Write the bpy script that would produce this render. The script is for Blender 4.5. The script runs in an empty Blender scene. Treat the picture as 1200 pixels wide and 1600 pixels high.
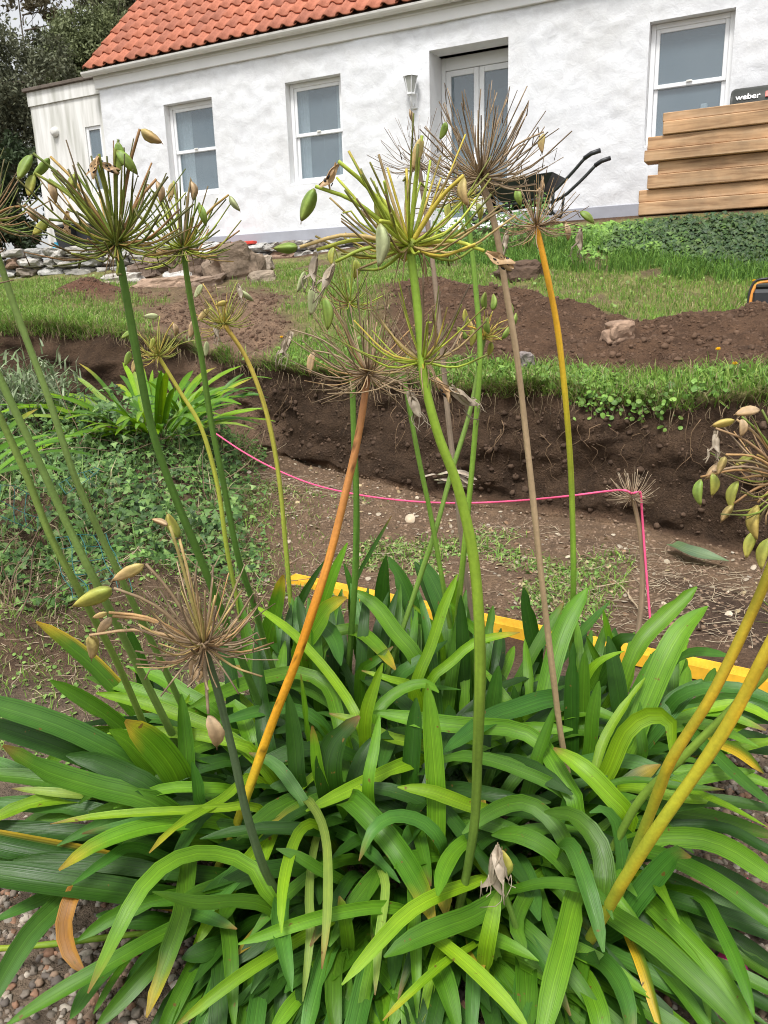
import bpy, math, random
import numpy as np
from mathutils import Vector, Matrix

# ------------------------------------------------------------------ camera
random.seed(7)
RNG = np.random.default_rng(7)
FPX, PITCH, ROLL, EZ = 1220.0, math.radians(15.21), math.radians(-1.793), 1.25
_f = np.array([0, math.cos(PITCH), -math.sin(PITCH)])
_u = np.array([0, math.sin(PITCH), math.cos(PITCH)])
_r = np.array([1.0, 0, 0])
CR = math.cos(ROLL) * _r + math.sin(ROLL) * _u
CU = -math.sin(ROLL) * _r + math.cos(ROLL) * _u
CF = _f
EYE = np.array([0, 0, EZ])
scene = bpy.context.scene
col = scene.collection
cam = bpy.data.cameras.new("camera")
camo = bpy.data.objects.new("camera", cam)
col.objects.link(camo)
M = Matrix.Identity(4)
for i in range(3):
    M[i][0], M[i][1], M[i][2], M[i][3] = CR[i], CU[i], -CF[i], EYE[i]
camo.matrix_world = M
cam.sensor_fit = 'VERTICAL'
cam.sensor_height = 36.0
cam.sensor_width = 27.0
cam.lens = FPX / 1600 * 36.0
cam.clip_start = 0.05
cam.clip_end = 2000
cam.dof.use_dof = True
cam.dof.focus_distance = 1.55
cam.dof.aperture_fstop = 18.0
scene.camera = camo

# ------------------------------------------------------------------ sky, sun, exposure
SUN_EL, SUN_AZ = math.radians(62), math.radians(200)     # azimuth clockwise from +Y
world = bpy.data.worlds.new("World")
scene.world = world
world.use_nodes = True
wn, wl = world.node_tree.nodes, world.node_tree.links
wn.clear()
sky = wn.new('ShaderNodeTexSky')
sky.sky_type = 'NISHITA'
sky.sun_disc = False
sky.sun_elevation = SUN_EL
sky.sun_rotation = SUN_AZ
sky.air_density = 1.0
sky.dust_density = 3.0
sky.ozone_density = 1.0
hs = wn.new('ShaderNodeHueSaturation')          # cloud cover takes the blue out of the sky
hs.inputs['Saturation'].default_value = 0.12
hs.inputs['Value'].default_value = 1.0
bg = wn.new('ShaderNodeBackground')
bg.inputs['Strength'].default_value = 0.105
wo = wn.new('ShaderNodeOutputWorld')
wl.new(sky.outputs[0], hs.inputs['Color'])
wl.new(hs.outputs[0], bg.inputs['Color'])
wl.new(bg.outputs[0], wo.inputs['Surface'])
sun = bpy.data.lights.new("sun", 'SUN')
sun.energy = 1.5
sun.angle = math.radians(12)
sun.color = (1.0, 0.965, 0.92)
suno = bpy.data.objects.new("sun", sun)
col.objects.link(suno)
_d = Vector((math.sin(SUN_AZ) * math.cos(SUN_EL), math.cos(SUN_AZ) * math.cos(SUN_EL), math.sin(SUN_EL)))
suno.rotation_euler = _d.to_track_quat('Z', 'Y').to_euler()
suno.location = (0, 0, 30)
scene.view_settings.view_transform = 'Standard'
scene.view_settings.look = 'None'
scene.view_settings.exposure = 1.12
scene.view_settings.gamma = 1.0
scene.view_settings.use_curve_mapping = False
scene.render.film_transparent = False
scene.cycles.max_bounces = 6
scene.cycles.transmission_bounces = 4
scene.cycles.use_denoising = True
scene.cycles.pixel_filter_type = 'BLACKMAN_HARRIS'
scene.cycles.filter_width = 1.0


# ------------------------------------------------------------------ geometry helpers
def ray(px, py):
    return CF * FPX + CR * (px - 600) + CU * (800 - py)


def at(px, py, Y):
    d = ray(px, py)
    return EYE + d * (Y / d[1])


def onz(px, py, z):
    d = ray(px, py)
    return EYE + d * ((z - EZ) / d[2])


def row_of(P):
    q = np.asarray(P) - EYE
    return 800 - FPX * (q @ CU) / (q @ CF)


def colm_of(P):
    q = np.asarray(P) - EYE
    return 600 + FPX * (q @ CR) / (q @ CF)


def nrm(v):
    v = np.asarray(v, float)
    return v / (np.linalg.norm(v) + 1e-12)


def hash3(i, j, k, s):
    n = (i * 374761393 + j * 668265263 + k * 2147483647 + s * 974634777) & 0xFFFFFFFF
    n = ((n ^ (n >> 13)) * 1274126177) & 0xFFFFFFFF
    n = n ^ (n >> 16)
    return (n & 0xFFFFFF) / float(0xFFFFFF) * 2 - 1


def vnoise(P, scale, seed=0):
    P = np.asarray(P, float) * scale
    I = np.floor(P).astype(np.int64)
    F = P - I
    F = F * F * (3 - 2 * F)
    out = 0
    for a in (0, 1):
        for b in (0, 1):
            for c in (0, 1):
                w = (F[..., 0] if a else 1 - F[..., 0]) * (F[..., 1] if b else 1 - F[..., 1]) * (F[..., 2] if c else 1 - F[..., 2])
                out = out + w * hash3(I[..., 0] + a, I[..., 1] + b, I[..., 2] + c, seed)
    return out


def fbm(P, scale, octv=4, seed=0):
    s, a = 0, 1.0
    for o in range(octv):
        s = s + a * vnoise(P, scale * 2 ** o, seed + o * 17)
        a *= 0.5
    return s


def catmull(P, n):
    P = np.asarray(P, float)
    if len(P) == 2:
        t = np.linspace(0, 1, n)[:, None]
        return P[0] * (1 - t) + P[1] * t
    seg = np.linalg.norm(np.diff(P, axis=0), axis=1)
    cum = np.concatenate([[0], np.cumsum(np.maximum(seg, 1e-6))])
    Q = np.vstack([2 * P[0] - P[1], P, 2 * P[-1] - P[-2]])
    out = []
    for s in np.linspace(0, cum[-1], n):
        i = min(max(np.searchsorted(cum, s, side='right') - 1, 0), len(P) - 2)
        t = (s - cum[i]) / (cum[i + 1] - cum[i])
        a, b, c, d = Q[i], Q[i + 1], Q[i + 2], Q[i + 3]
        out.append(0.5 * ((2 * b) + (c - a) * t + (2 * a - 5 * b + 4 * c - d) * t * t + (3 * b - a - 3 * c + d) * t ** 3))
    return np.array(out)


class MB:
    """collects verts / faces / colours / uvs, then links them as one mesh object"""

    def __init__(self):
        self.v, self.f, self.c, self.u, self.n = [], [], [], [], 0

    def add(self, V, F, C=None, U=None):
        V = np.asarray(V, float).reshape(-1, 3)
        self.v.append(V)
        n0 = self.n
        self.f.extend([tuple(int(i) + n0 for i in q) for q in F])
        C = np.ones((len(V), 3)) * 0.5 if C is None else np.asarray(C, float)
        if C.ndim == 1:
            C = np.tile(C, (len(V), 1))
        self.c.append(C)
        self.u.append(np.zeros((len(V), 2)) if U is None else np.asarray(U, float))
        self.n += len(V)
        return self

    def mesh(self, name):
        me = bpy.data.meshes.new(name)
        V = np.vstack(self.v)
        me.from_pydata(V.tolist(), [], self.f)
        C = np.vstack(self.c)
        at_ = me.color_attributes.new("Col", 'FLOAT_COLOR', 'POINT')
        at_.data.foreach_set('color', np.hstack([np.clip(C, 0, 1), np.ones((len(C), 1))]).astype(np.float32).ravel())
        U = np.vstack(self.u)
        uv = me.uv_layers.new(name="UVMap")
        li = np.zeros(len(me.loops), dtype=np.int32)
        me.loops.foreach_get('vertex_index', li)
        uv.data.foreach_set('uv', U[li].astype(np.float32).ravel())
        me.update()
        return me

    def build(self, name, mat, parent=None, smooth=True):
        me = self.mesh(name)
        if smooth:
            me.polygons.foreach_set('use_smooth', np.ones(len(me.polygons), dtype=bool))
        me.materials.append(mat)
        return link(name, me, parent)


def link(name, me, parent=None):
    o = bpy.data.objects.new(name, me)
    col.objects.link(o)
    if parent is not None:
        o.parent = parent
        o.matrix_parent_inverse = parent.matrix_basis.inverted()
    return o


def tag(o, label=None, cat=None, group=None, kind=None):
    if label:
        o['label'] = label
    if cat:
        o['category'] = cat
    if group:
        o['group'] = group
    if kind:
        o['kind'] = kind
    return o


def empty(name, loc, label=None, cat=None, group=None):
    o = bpy.data.objects.new(name, None)
    col.objects.link(o)
    o.location = Vector([float(x) for x in loc])
    o.empty_display_size = 0.1
    return tag(o, label, cat, group)


def box_vf(c, ax, half):
    c = np.asarray(c, float)
    X, Y, Z = [np.asarray(a, float) * h for a, h in zip(ax, half)]
    V = [c + sx * X + sy * Y + sz * Z for sz in (-1, 1) for sy in (-1, 1) for sx in (-1, 1)]
    F = [(0, 2, 3, 1), (4, 5, 7, 6), (0, 1, 5, 4), (2, 6, 7, 3), (0, 4, 6, 2), (1, 3, 7, 5)]
    return np.array(V), F


def bevel_box_vf(c, ax, half, b):
    """box with chamfered edges"""
    c = np.asarray(c, float)
    ax = [np.asarray(a, float) for a in ax]
    V, idx = [], {}
    for sx in (-1, 1):
        for sy in (-1, 1):
            for sz in (-1, 1):
                s = (sx, sy, sz)
                for k in range(3):
                    p = c.copy()
                    for j in range(3):
                        p = p + ax[j] * s[j] * (half[j] if j == k else half[j] - b)
                    idx[(s, k)] = len(V)
                    V.append(p)
    F = []
    for k in range(3):
        i, j = (k + 1) % 3, (k + 2) % 3
        for sk in (-1, 1):
            q = []
            for a, bb in ((-1, -1), (1, -1), (1, 1), (-1, 1)):
                s = [0, 0, 0]
                s[k], s[i], s[j] = sk, a, bb
                q.append(idx[(tuple(s), k)])
            F.append(tuple(q if sk > 0 else q[::-1]))
    for k in range(3):                       # edge chamfers along axis k
        i, j = (k + 1) % 3, (k + 2) % 3
        for a in (-1, 1):
            for bb in (-1, 1):
                s0, s1 = [0, 0, 0], [0, 0, 0]
                s0[k], s1[k] = -1, 1
                s0[i] = s1[i] = a
                s0[j] = s1[j] = bb
                s0, s1 = tuple(s0), tuple(s1)
                q = (idx[(s0, i)], idx[(s1, i)], idx[(s1, j)], idx[(s0, j)])
                F.append(q if a * bb < 0 else q[::-1])
    for sx in (-1, 1):
        for sy in (-1, 1):
            for sz in (-1, 1):
                s = (sx, sy, sz)
                q = (idx[(s, 0)], idx[(s, 1)], idx[(s, 2)])
                F.append(q if sx * sy * sz > 0 else q[::-1])
    return np.array(V), F


def tube_vf(P, R, sides=6, cap=True):
    P = np.asarray(P, float)
    n = len(P)
    R = np.ones(n) * R if np.isscalar(R) else np.asarray(R, float)
    T = np.gradient(P, axis=0)
    T /= np.linalg.norm(T, axis=1)[:, None] + 1e-12
    a = np.array([0, 0, 1.0]) if abs(T[0][2]) < 0.9 else np.array([1.0, 0, 0])
    x = nrm(np.cross(T[0], a))
    V = []
    ang = np.arange(sides) / sides * 2 * math.pi
    for i in range(n):
        x = nrm(x - T[i] * (x @ T[i]))
        y = np.cross(T[i], x)
        V.append(P[i] + R[i] * (np.cos(ang)[:, None] * x + np.sin(ang)[:, None] * y))
    V = np.vstack(V)
    F = []
    for i in range(n - 1):
        for j in range(sides):
            k = (j + 1) % sides
            F.append((i * sides + j, i * sides + k, (i + 1) * sides + k, (i + 1) * sides + j))
    if cap:
        F.append(tuple(range(sides))[::-1])
        F.append(tuple((n - 1) * sides + j for j in range(sides)))
    return V, F


PHI = (1 + 5 ** 0.5) / 2
ICO_V = np.array([(-1, PHI, 0), (1, PHI, 0), (-1, -PHI, 0), (1, -PHI, 0), (0, -1, PHI), (0, 1, PHI), (0, -1, -PHI), (0, 1, -PHI), (PHI, 0, -1), (PHI, 0, 1), (-PHI, 0, -1), (-PHI, 0, 1)]) / math.sqrt(1 + PHI * PHI)
ICO_F = [(0, 11, 5), (0, 5, 1), (0, 1, 7), (0, 7, 10), (0, 10, 11), (1, 5, 9), (5, 11, 4), (11, 10, 2), (10, 7, 6), (7, 1, 8), (3, 9, 4), (3, 4, 2), (3, 2, 6), (3, 6, 8), (3, 8, 9), (4, 9, 5), (2, 4, 11), (6, 2, 10), (8, 6, 7), (9, 8, 1)]


def ico(level):
    V, F = [tuple(v) for v in ICO_V], list(ICO_F)
    for _ in range(level):
        cache, F2 = {}, []

        def mid(a, b):
            k = (min(a, b), max(a, b))
            if k not in cache:
                m = nrm((np.array(V[a]) + np.array(V[b])) / 2)
                cache[k] = len(V)
                V.append(tuple(m))
            return cache[k]
        for a, b, c in F:
            ab, bc, ca = mid(a, b), mid(b, c), mid(c, a)
            F2 += [(a, ab, ca), (b, bc, ab), (c, ca, bc), (ab, bc, ca)]
        F = F2
    return np.array(V), F


ICO1, ICO2, ICO3 = ico(1), ico(2), ico(3)


# ------------------------------------------------------------------ materials
def new_mat(name):
    m = bpy.data.materials.new(name)
    m.use_nodes = True
    nt = m.node_tree
    nt.nodes.clear()
    out = nt.nodes.new('ShaderNodeOutputMaterial')
    b = nt.nodes.new('ShaderNodeBsdfPrincipled')
    nt.links.new(b.outputs[0], out.inputs[0])
    return m, nt, b, out


def noise_node(nt, scale, detail=4, rough=0.6, coord='Object', dist=0.0):
    tc = nt.nodes.new('ShaderNodeTexCoord')
    n = nt.nodes.new('ShaderNodeTexNoise')
    n.inputs['Scale'].default_value = scale
    n.inputs['Detail'].default_value = detail
    n.inputs['Roughness'].default_value = rough
    n.inputs['Distortion'].default_value = dist
    nt.links.new(tc.outputs[coord], n.inputs['Vector'])
    return n


def ramp(nt, src, stops):
    r = nt.nodes.new('ShaderNodeValToRGB')
    e = r.color_ramp.elements
    while len(e) > 2:
        e.remove(e[-1])
    for i, (p, c) in enumerate(stops):
        if i >= 2:
            e.new(p)
        e[i].position = p
        e[i].color = (*c, 1) if not np.isscalar(c) else (c, c, c, 1)
    nt.links.new(src, r.inputs[0])
    return r.outputs[0]


def mul(nt, a, b, fac=1.0, blend='MULTIPLY'):
    m = nt.nodes.new('ShaderNodeMix')
    m.data_type = 'RGBA'
    m.blend_type = blend
    m.inputs[0].default_value = fac
    for s, i in ((a, 6), (b, 7)):
        if isinstance(s, (tuple, list)):
            m.inputs[i].default_value = (*s, 1)
        else:
            nt.links.new(s, m.inputs[i])
    return m.outputs[2]


def bump(nt, bsdf, src, strength, dist):
    b = nt.nodes.new('ShaderNodeBump')
    b.inputs['Strength'].default_value = strength
    b.inputs['Distance'].default_value = dist
    nt.links.new(src, b.inputs['Height'])
    nt.links.new(b.outputs[0], bsdf.inputs['Normal'])
    return b


def mat_plain(name, c, rough=0.6, nscale=20, var=0.15, bumpd=0.0, metal=0.0, spec=0.5, coord='Object'):
    m, nt, b, out = new_mat(name)
    n = noise_node(nt, nscale, 5, 0.6, coord)
    f = ramp(nt, n.outputs[0], [(0.25, 1 - var), (0.75, 1 + var)])
    c2 = mul(nt, tuple(c), f)
    nt.links.new(c2, b.inputs['Base Color'])
    b.inputs['Roughness'].default_value = rough
    b.inputs['Metallic'].default_value = metal
    b.inputs['Specular IOR Level'].default_value = spec
    if bumpd:
        bump(nt, b, n.outputs[0], 0.6, bumpd)
    return m


def mat_col(name, rough=0.7, nscale=60, var=0.18, bumpd=0.0, trans=0.0, spec=0.4):
    """colour comes from the mesh's own Col attribute, broken up by noise"""
    m, nt, b, out = new_mat(name)
    a = nt.nodes.new('ShaderNodeAttribute')
    a.attribute_name = 'Col'
    n = noise_node(nt, nscale, 4, 0.6)
    f = ramp(nt, n.outputs[0], [(0.25, 1 - var), (0.75, 1 + var)])
    c2 = mul(nt, a.outputs['Color'], f)
    nt.links.new(c2, b.inputs['Base Color'])
    b.inputs['Roughness'].default_value = rough
    b.inputs['Specular IOR Level'].default_value = spec
    if bumpd:
        bump(nt, b, n.outputs[0], 0.7, bumpd)
    if trans:
        t = nt.nodes.new('ShaderNodeBsdfTranslucent')
        nt.links.new(c2, t.inputs['Color'])
        mx = nt.nodes.new('ShaderNodeMixShader')
        mx.inputs[0].default_value = trans
        nt.links.new(b.outputs[0], mx.inputs[1])
        nt.links.new(t.outputs[0], mx.inputs[2])
        nt.links.new(mx.outputs[0], out.inputs[0])
    return m


def mat_leaf():
    m, nt, b, out = new_mat("strap_leaf")
    a = nt.nodes.new('ShaderNodeAttribute')
    a.attribute_name = 'Col'
    uv = nt.nodes.new('ShaderNodeUVMap')
    sx = nt.nodes.new('ShaderNodeSeparateXYZ')
    nt.links.new(uv.outputs[0], sx.inputs[0])
    # parallel veins
    mp = nt.nodes.new('ShaderNodeMapping')
    mp.inputs['Scale'].default_value = (24, 0.9, 1)
    nt.links.new(uv.outputs[0], mp.inputs[0])
    v = nt.nodes.new('ShaderNodeTexNoise')
    v.inputs['Scale'].default_value = 1.0
    v.inputs['Detail'].default_value = 3
    nt.links.new(mp.outputs[0], v.inputs['Vector'])
    f = ramp(nt, v.outputs[0], [(0.32, 0.66), (0.68, 1.26)])
    n = noise_node(nt, 14, 4, 0.6)
    g = ramp(nt, n.outputs[0], [(0.3, (0.82, 0.86, 0.9)), (0.72, (1.16, 1.1, 0.95))])
    c1 = mul(nt, a.outputs['Color'], f)
    c2 = mul(nt, c1, g)
    # small brown blemishes
    sp = noise_node(nt, 55, 2, 0.5)
    sf = ramp(nt, sp.outputs[0], [(0.71, 0.0), (0.76, 1.0)])
    c3n = nt.nodes.new('ShaderNodeMix')
    c3n.data_type = 'RGBA'
    nt.links.new(sf, c3n.inputs[0])
    nt.links.new(c2, c3n.inputs[6])
    c3n.inputs[7].default_value = (0.16, 0.10, 0.02, 1)
    c3 = c3n.outputs[2]
    nt.links.new(c3, b.inputs['Base Color'])
    rr = ramp(nt, n.outputs[0], [(0.3, 0.32), (0.7, 0.5)])
    nt.links.new(rr, b.inputs['Roughness'])
    b.inputs['Specular IOR Level'].default_value = 0.42
    bump(nt, b, v.outputs[0], 0.45, 0.0022)
    t = nt.nodes.new('ShaderNodeBsdfTranslucent')
    tc = mul(nt, c3, (1.25, 1.15, 0.5))
    nt.links.new(tc, t.inputs['Color'])
    mx = nt.nodes.new('ShaderNodeMixShader')
    mx.inputs[0].default_value = 0.28
    nt.links.new(b.outputs[0], mx.inputs[1])
    nt.links.new(t.outputs[0], mx.inputs[2])
    nt.links.new(mx.outputs[0], out.inputs[0])
    return m


def mat_ground():
    m, nt, b, out = new_mat("ground_soil")
    a = nt.nodes.new('ShaderNodeAttribute')
    a.attribute_name = 'Col'
    n1 = noise_node(nt, 9, 8, 0.68)
    n2 = noise_node(nt, 70, 4, 0.7)
    f1 = ramp(nt, n1.outputs[0], [(0.3, (0.62, 0.62, 0.64)), (0.7, (1.36, 1.32, 1.26))])
    f2 = ramp(nt, n2.outputs[0], [(0.3, 0.7), (0.72, 1.32)])
    c = mul(nt, mul(nt, a.outputs['Color'], f1), f2)
    # pale grit
    vo = noise_node(nt, 130, 1, 0.4)
    gf = ramp(nt, vo.outputs[0], [(0.80, 0.0), (0.84, 1.0)])
    mx = nt.nodes.new('ShaderNodeMix')
    mx.data_type = 'RGBA'
    nt.links.new(gf, mx.inputs[0])
    nt.links.new(c, mx.inputs[6])
    mx.inputs[7].default_value = (0.30, 0.25, 0.19, 1)
    nt.links.new(mx.outputs[2], b.inputs['Base Color'])
    b.inputs['Roughness'].default_value = 0.95
    b.inputs['Specular IOR Level'].default_value = 0.15
    s = nt.nodes.new('ShaderNodeMath')
    s.operation = 'ADD'
    nt.links.new(n1.outputs[0], s.inputs[0])
    nt.links.new(n2.outputs[0], s.inputs[1])
    bump(nt, b, s.outputs[0], 0.9, 0.03)
    return m


def mat_wall():
    m, nt, b, out = new_mat("white_rough_render")
    n = noise_node(nt, 7, 6, 0.6, dist=0.6)
    n2 = noise_node(nt, 45, 4, 0.6)
    f = ramp(nt, n.outputs[0], [(0.3, (0.65, 0.66, 0.685)), (0.6, (0.74, 0.755, 0.78))])
    st = noise_node(nt, 1.3, 5, 0.65)
    sf = ramp(nt, st.outputs[0], [(0.35, (0.90, 0.89, 0.87)), (0.6, (1, 1, 1))])
    nt.links.new(mul(nt, f, sf), b.inputs['Base Color'])
    b.inputs['Roughness'].default_value = 0.85
    b.inputs['Specular IOR Level'].default_value = 0.25
    s = nt.nodes.new('ShaderNodeMath')
    s.operation = 'MULTIPLY_ADD'
    nt.links.new(n2.outputs[0], s.inputs[0])
    s.inputs[1].default_value = 0.25
    nt.links.new(n.outputs[0], s.inputs[2])
    bump(nt, b, s.outputs[0], 0.42, 0.022)
    return m


def mat_streaky(name, c, stain, rough=0.8):
    """painted board with rain streaks running down"""
    m, nt, b, out = new_mat(name)
    tc = nt.nodes.new('ShaderNodeTexCoord')
    mp = nt.nodes.new('ShaderNodeMapping')
    mp.inputs['Scale'].default_value = (9, 9, 0.9)
    nt.links.new(tc.outputs['Object'], mp.inputs[0])
    n = nt.nodes.new('ShaderNodeTexNoise')
    n.inputs['Scale'].default_value = 1.0
    n.inputs['Detail'].default_value = 5
    nt.links.new(mp.outputs[0], n.inputs['Vector'])
    f = ramp(nt, n.outputs[0], [(0.42, c), (0.75, stain)])
    nt.links.new(f, b.inputs['Base Color'])
    b.inputs['Roughness'].default_value = rough
    return m


def mat_wood():
    m, nt, b, out = new_mat("sawn_timber")
    tc = nt.nodes.new('ShaderNodeTexCoord')
    oi = nt.nodes.new('ShaderNodeObjectInfo')
    mp = nt.nodes.new('ShaderNodeMapping')
    mp.inputs['Scale'].default_value = (1.6, 22, 22)
    nt.links.new(tc.outputs['Object'], mp.inputs[0])
    ad = nt.nodes.new('ShaderNodeVectorMath')
    ad.operation = 'ADD'
    nt.links.new(mp.outputs[0], ad.inputs[0])
    sc = nt.nodes.new('ShaderNodeVectorMath')
    sc.operation = 'SCALE'
    sc.inputs[0].default_value = (37, 91, 53)
    nt.links.new(oi.outputs['Random'], sc.inputs['Scale'])
    nt.links.new(sc.outputs[0], ad.inputs[1])
    n = nt.nodes.new('ShaderNodeTexNoise')
    n.inputs['Scale'].default_value = 1.0
    n.inputs['Detail'].default_value = 6
    n.inputs['Distortion'].default_value = 1.2
    nt.links.new(ad.outputs[0], n.inputs['Vector'])
    f = ramp(nt, n.outputs[0], [(0.28, (0.31, 0.175, 0.085)), (0.5, (0.58, 0.37, 0.195)), (0.75, (0.72, 0.50, 0.29))])
    n2 = noise_node(nt, 2.2, 4, 0.6)
    g = ramp(nt, n2.outputs[0], [(0.35, (0.66, 0.66, 0.68)), (0.6, (1.05, 1.0, 0.98))])
    c = mul(nt, f, g)
    kn = noise_node(nt, 5.5, 2, 0.4)
    c = mul(nt, c, ramp(nt, kn.outputs[0], [(0.66, (1, 1, 1)), (0.74, (0.45, 0.36, 0.28))]))
    r = ramp(nt, oi.outputs['Random'], [(0.0, (0.78, 0.8, 0.84)), (1.0, (1.15, 1.08, 1.0))])
    nt.links.new(mul(nt, c, r), b.inputs['Base Color'])
    b.inputs['Roughness'].default_value = 0.85
    bump(nt, b, n.outputs[0], 0.3, 0.006)
    return m


def mat_tile():
    m, nt, b, out = new_mat("terracotta_pantile")
    oi = nt.nodes.new('ShaderNodeObjectInfo')
    n = noise_node(nt, 6, 5, 0.6, 'Generated')
    f = ramp(nt, n.outputs[0], [(0.3, (0.34, 0.108, 0.058)), (0.7, (0.46, 0.16, 0.09))])
    r = ramp(nt, oi.outputs['Random'], [(0.0, (0.80, 0.80, 0.82)), (0.5, (1, 1, 1)), (1.0, (1.14, 1.1, 1.05))])
    nt.links.new(mul(nt, f, r), b.inputs['Base Color'])
    b.inputs['Roughness'].default_value = 0.75
    return m


def mat_glass():
    m, nt, b, out = new_mat("window_glass")
    n = noise_node(nt, 0.9, 2, 0.5)
    c = ramp(nt, n.outputs[0], [(0.3, (0.17, 0.245, 0.30)), (0.7, (0.26, 0.335, 0.385))])  # blue-grey base colour stands in for part of the sky's reflection
    nt.links.new(c, b.inputs['Base Color'])
    b.inputs['Roughness'].default_value = 0.03
    b.inputs['Specular IOR Level'].default_value = 1.0
    b.inputs['IOR'].default_value = 1.75
    n2 = noise_node(nt, 2.2, 2, 0.5)
    bump(nt, b, n2.outputs[0], 0.12, 0.03)
    t = nt.nodes.new('ShaderNodeBsdfTransparent')
    t.inputs[0].default_value = (0.80, 0.88, 0.92, 1)
    mx = nt.nodes.new('ShaderNodeMixShader')
    mx.inputs[0].default_value = 0.45
    nt.links.new(b.outputs[0], mx.inputs[1])
    nt.links.new(t.outputs[0], mx.inputs[2])
    nt.links.new(mx.outputs[0], out.inputs[0])
    return m


M_LEAF = mat_leaf()
M_STEM = mat_col("flower_stem", 0.55, 130, 0.14, 0.0008, 0.0, 0.3)
M_PED = mat_col("pedicel", 0.6, 120, 0.2, 0, 0.0, 0.35)
M_POD = mat_col("seed_pod", 0.5, 110, 0.16, 0.0012, 0.15, 0.45)
M_GROUND = mat_ground()
M_GRASS = mat_col("grass_blade", 0.6, 8, 0.22, 0, 0.25, 0.3)
M_IVY = mat_col("ivy_leaf", 0.5, 25, 0.25, 0, 0.15, 0.3)
M_STONE = mat_col("stone", 0.9, 22, 0.3, 0.02, 0.0, 0.25)
M_PEB = mat_col("pebble", 0.8, 90, 0.25, 0.002, 0.0, 0.3)
M_TWIG = mat_col("dry_stalk", 0.85, 60, 0.3, 0.001, 0.0, 0.2)
M_CROWN = mat_col("tree_foliage", 0.6, 1.2, 0.3, 0, 0.2, 0.3)
M_BARK = mat_plain("bark", (0.12, 0.095, 0.07), 0.9, 9, 0.35, 0.02)
M_WALL = mat_wall()
M_SMOOTHW = mat_plain("white_reveal_paint", (0.78, 0.78, 0.78), 0.7, 6, 0.05, 0.004)
M_UPVC = mat_plain("white_plastic_frame", (0.80, 0.81, 0.82), 0.35, 5, 0.02)
M_FASCIA = mat_plain("white_fascia_board", (0.76, 0.76, 0.75), 0.5, 3, 0.05)
M_GUTTER = mat_plain("cream_gutter_plastic", (0.70, 0.69, 0.65), 0.45, 4, 0.08)
M_PLINTH = mat_plain("grey_plinth_paint", (0.33, 0.34, 0.38), 0.8, 5, 0.1, 0.006)
M_EXT = mat_streaky("streaked_cream_paint", (0.74, 0.735, 0.71), (0.40, 0.40, 0.35))
M_FELT = mat_plain("dark_roof_felt", (0.13, 0.105, 0.085), 0.9, 9, 0.3, 0.01)
M_TILE = mat_tile()
M_GLASS = mat_glass()
M_WOOD = mat_wood()
M_BLACK = mat_plain("black_plastic", (0.022, 0.023, 0.025), 0.45, 12, 0.25)
M_BARROW = mat_plain("dark_green_black_steel", (0.018, 0.022, 0.02), 0.5, 8, 0.3)
M_COVER = mat_plain("charcoal_enamel", (0.035, 0.038, 0.034), 0.5, 4, 0.2, 0, 0, .3)
M_ORANGE = mat_plain("orange_plastic", (0.75, 0.30, 0.05), 0.5, 8, 0.1)
M_YELLOW = mat_plain("yellow_painted_plank", (0.80, 0.45, 0.03), 0.55, 11, 0.30, 0.002)
M_PINK = mat_plain("pink_builders_line", (0.85, 0.10, 0.24), 0.6, 60, 0.15)
M_PINKT = mat_plain("pink_marker_tape", (0.86, 0.05, 0.33), 0.4, 30, 0.1)
M_TEAL = mat_plain("teal_net_twine", (0.015, 0.12, 0.115), 0.6, 40, 0.2)
M_WHITE = mat_plain("white_print", (0.8, 0.8, 0.8), 0.5, 5, 0.02)
M_RED = mat_plain("red_plastic", (0.62, 0.05, 0.03), 0.45, 8, 0.1)
M_BLUE = mat_plain("blue_plastic", (0.05, 0.36, 0.55), 0.45, 8, 0.1)
M_LAMPGLASS = mat_plain("frosted_lamp_glass", (0.42, 0.43, 0.40), 0.15, 8, 0.1)

# ------------------------------------------------------------------ ground: key lines from the camera out to the house
COLS = np.array([-3000, -900, -300, 0, 150, 300, 340, 400, 480, 600, 700, 850, 1000, 1200, 1500, 2200, 4000])


def key_line(entries, prev=None):
    xs, P = [], []
    for e in entries:
        px, mode, a, b = e
        if mode == 'p':
            q = at(px, a, b)
        elif mode == 'z':
            q = onz(px, a, b)
        elif mode == 'w':
            q = np.array([(px - 600) / FPX * a * 1.02, a, b])
        xs.append(px)
        P.append(q)
    return np.array(xs), np.array(P)


def dense(kl, pxs):
    xs, P = kl
    # interpolate depth and height, x follows the column's direction
    return np.stack([np.interp(pxs, xs, P[:, 0]), np.interp(pxs, xs, P[:, 1]), np.interp(pxs, xs, P[:, 2])], -1)


def ext(e, zl=None):
    """extend a key line sideways beyond the frame"""
    (x0, P0), (x1, P1) = (e[0][0], None), (e[-1][0], None)
    xs, P = key_line(e)
    l, r = P[0], P[-1]
    L = [(-3000, np.array([l[0] - 2.2 * abs(l[1]), l[1], l[2]])), (-900, np.array([l[0] - 0.55 * abs(l[1]), l[1], l[2]]))]
    Rr = [(2200, np.array([r[0] + 0.55 * abs(r[1]), r[1], r[2]])), (4000, np.array([r[0] + 2.2 * abs(r[1]), r[1], r[2]]))]
    xs = np.concatenate([[a for a, _ in L], xs, [a for a, _ in Rr]])
    P = np.vstack([[b for _, b in L], P, [b for _, b in Rr]])
    return xs, P


def wide(Y, z, sc):
    xs = COLS.astype(float)
    return xs, np.stack([(xs - 600) / FPX * sc, np.full(len(xs), Y), np.full(len(xs), z)], -1)


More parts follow.
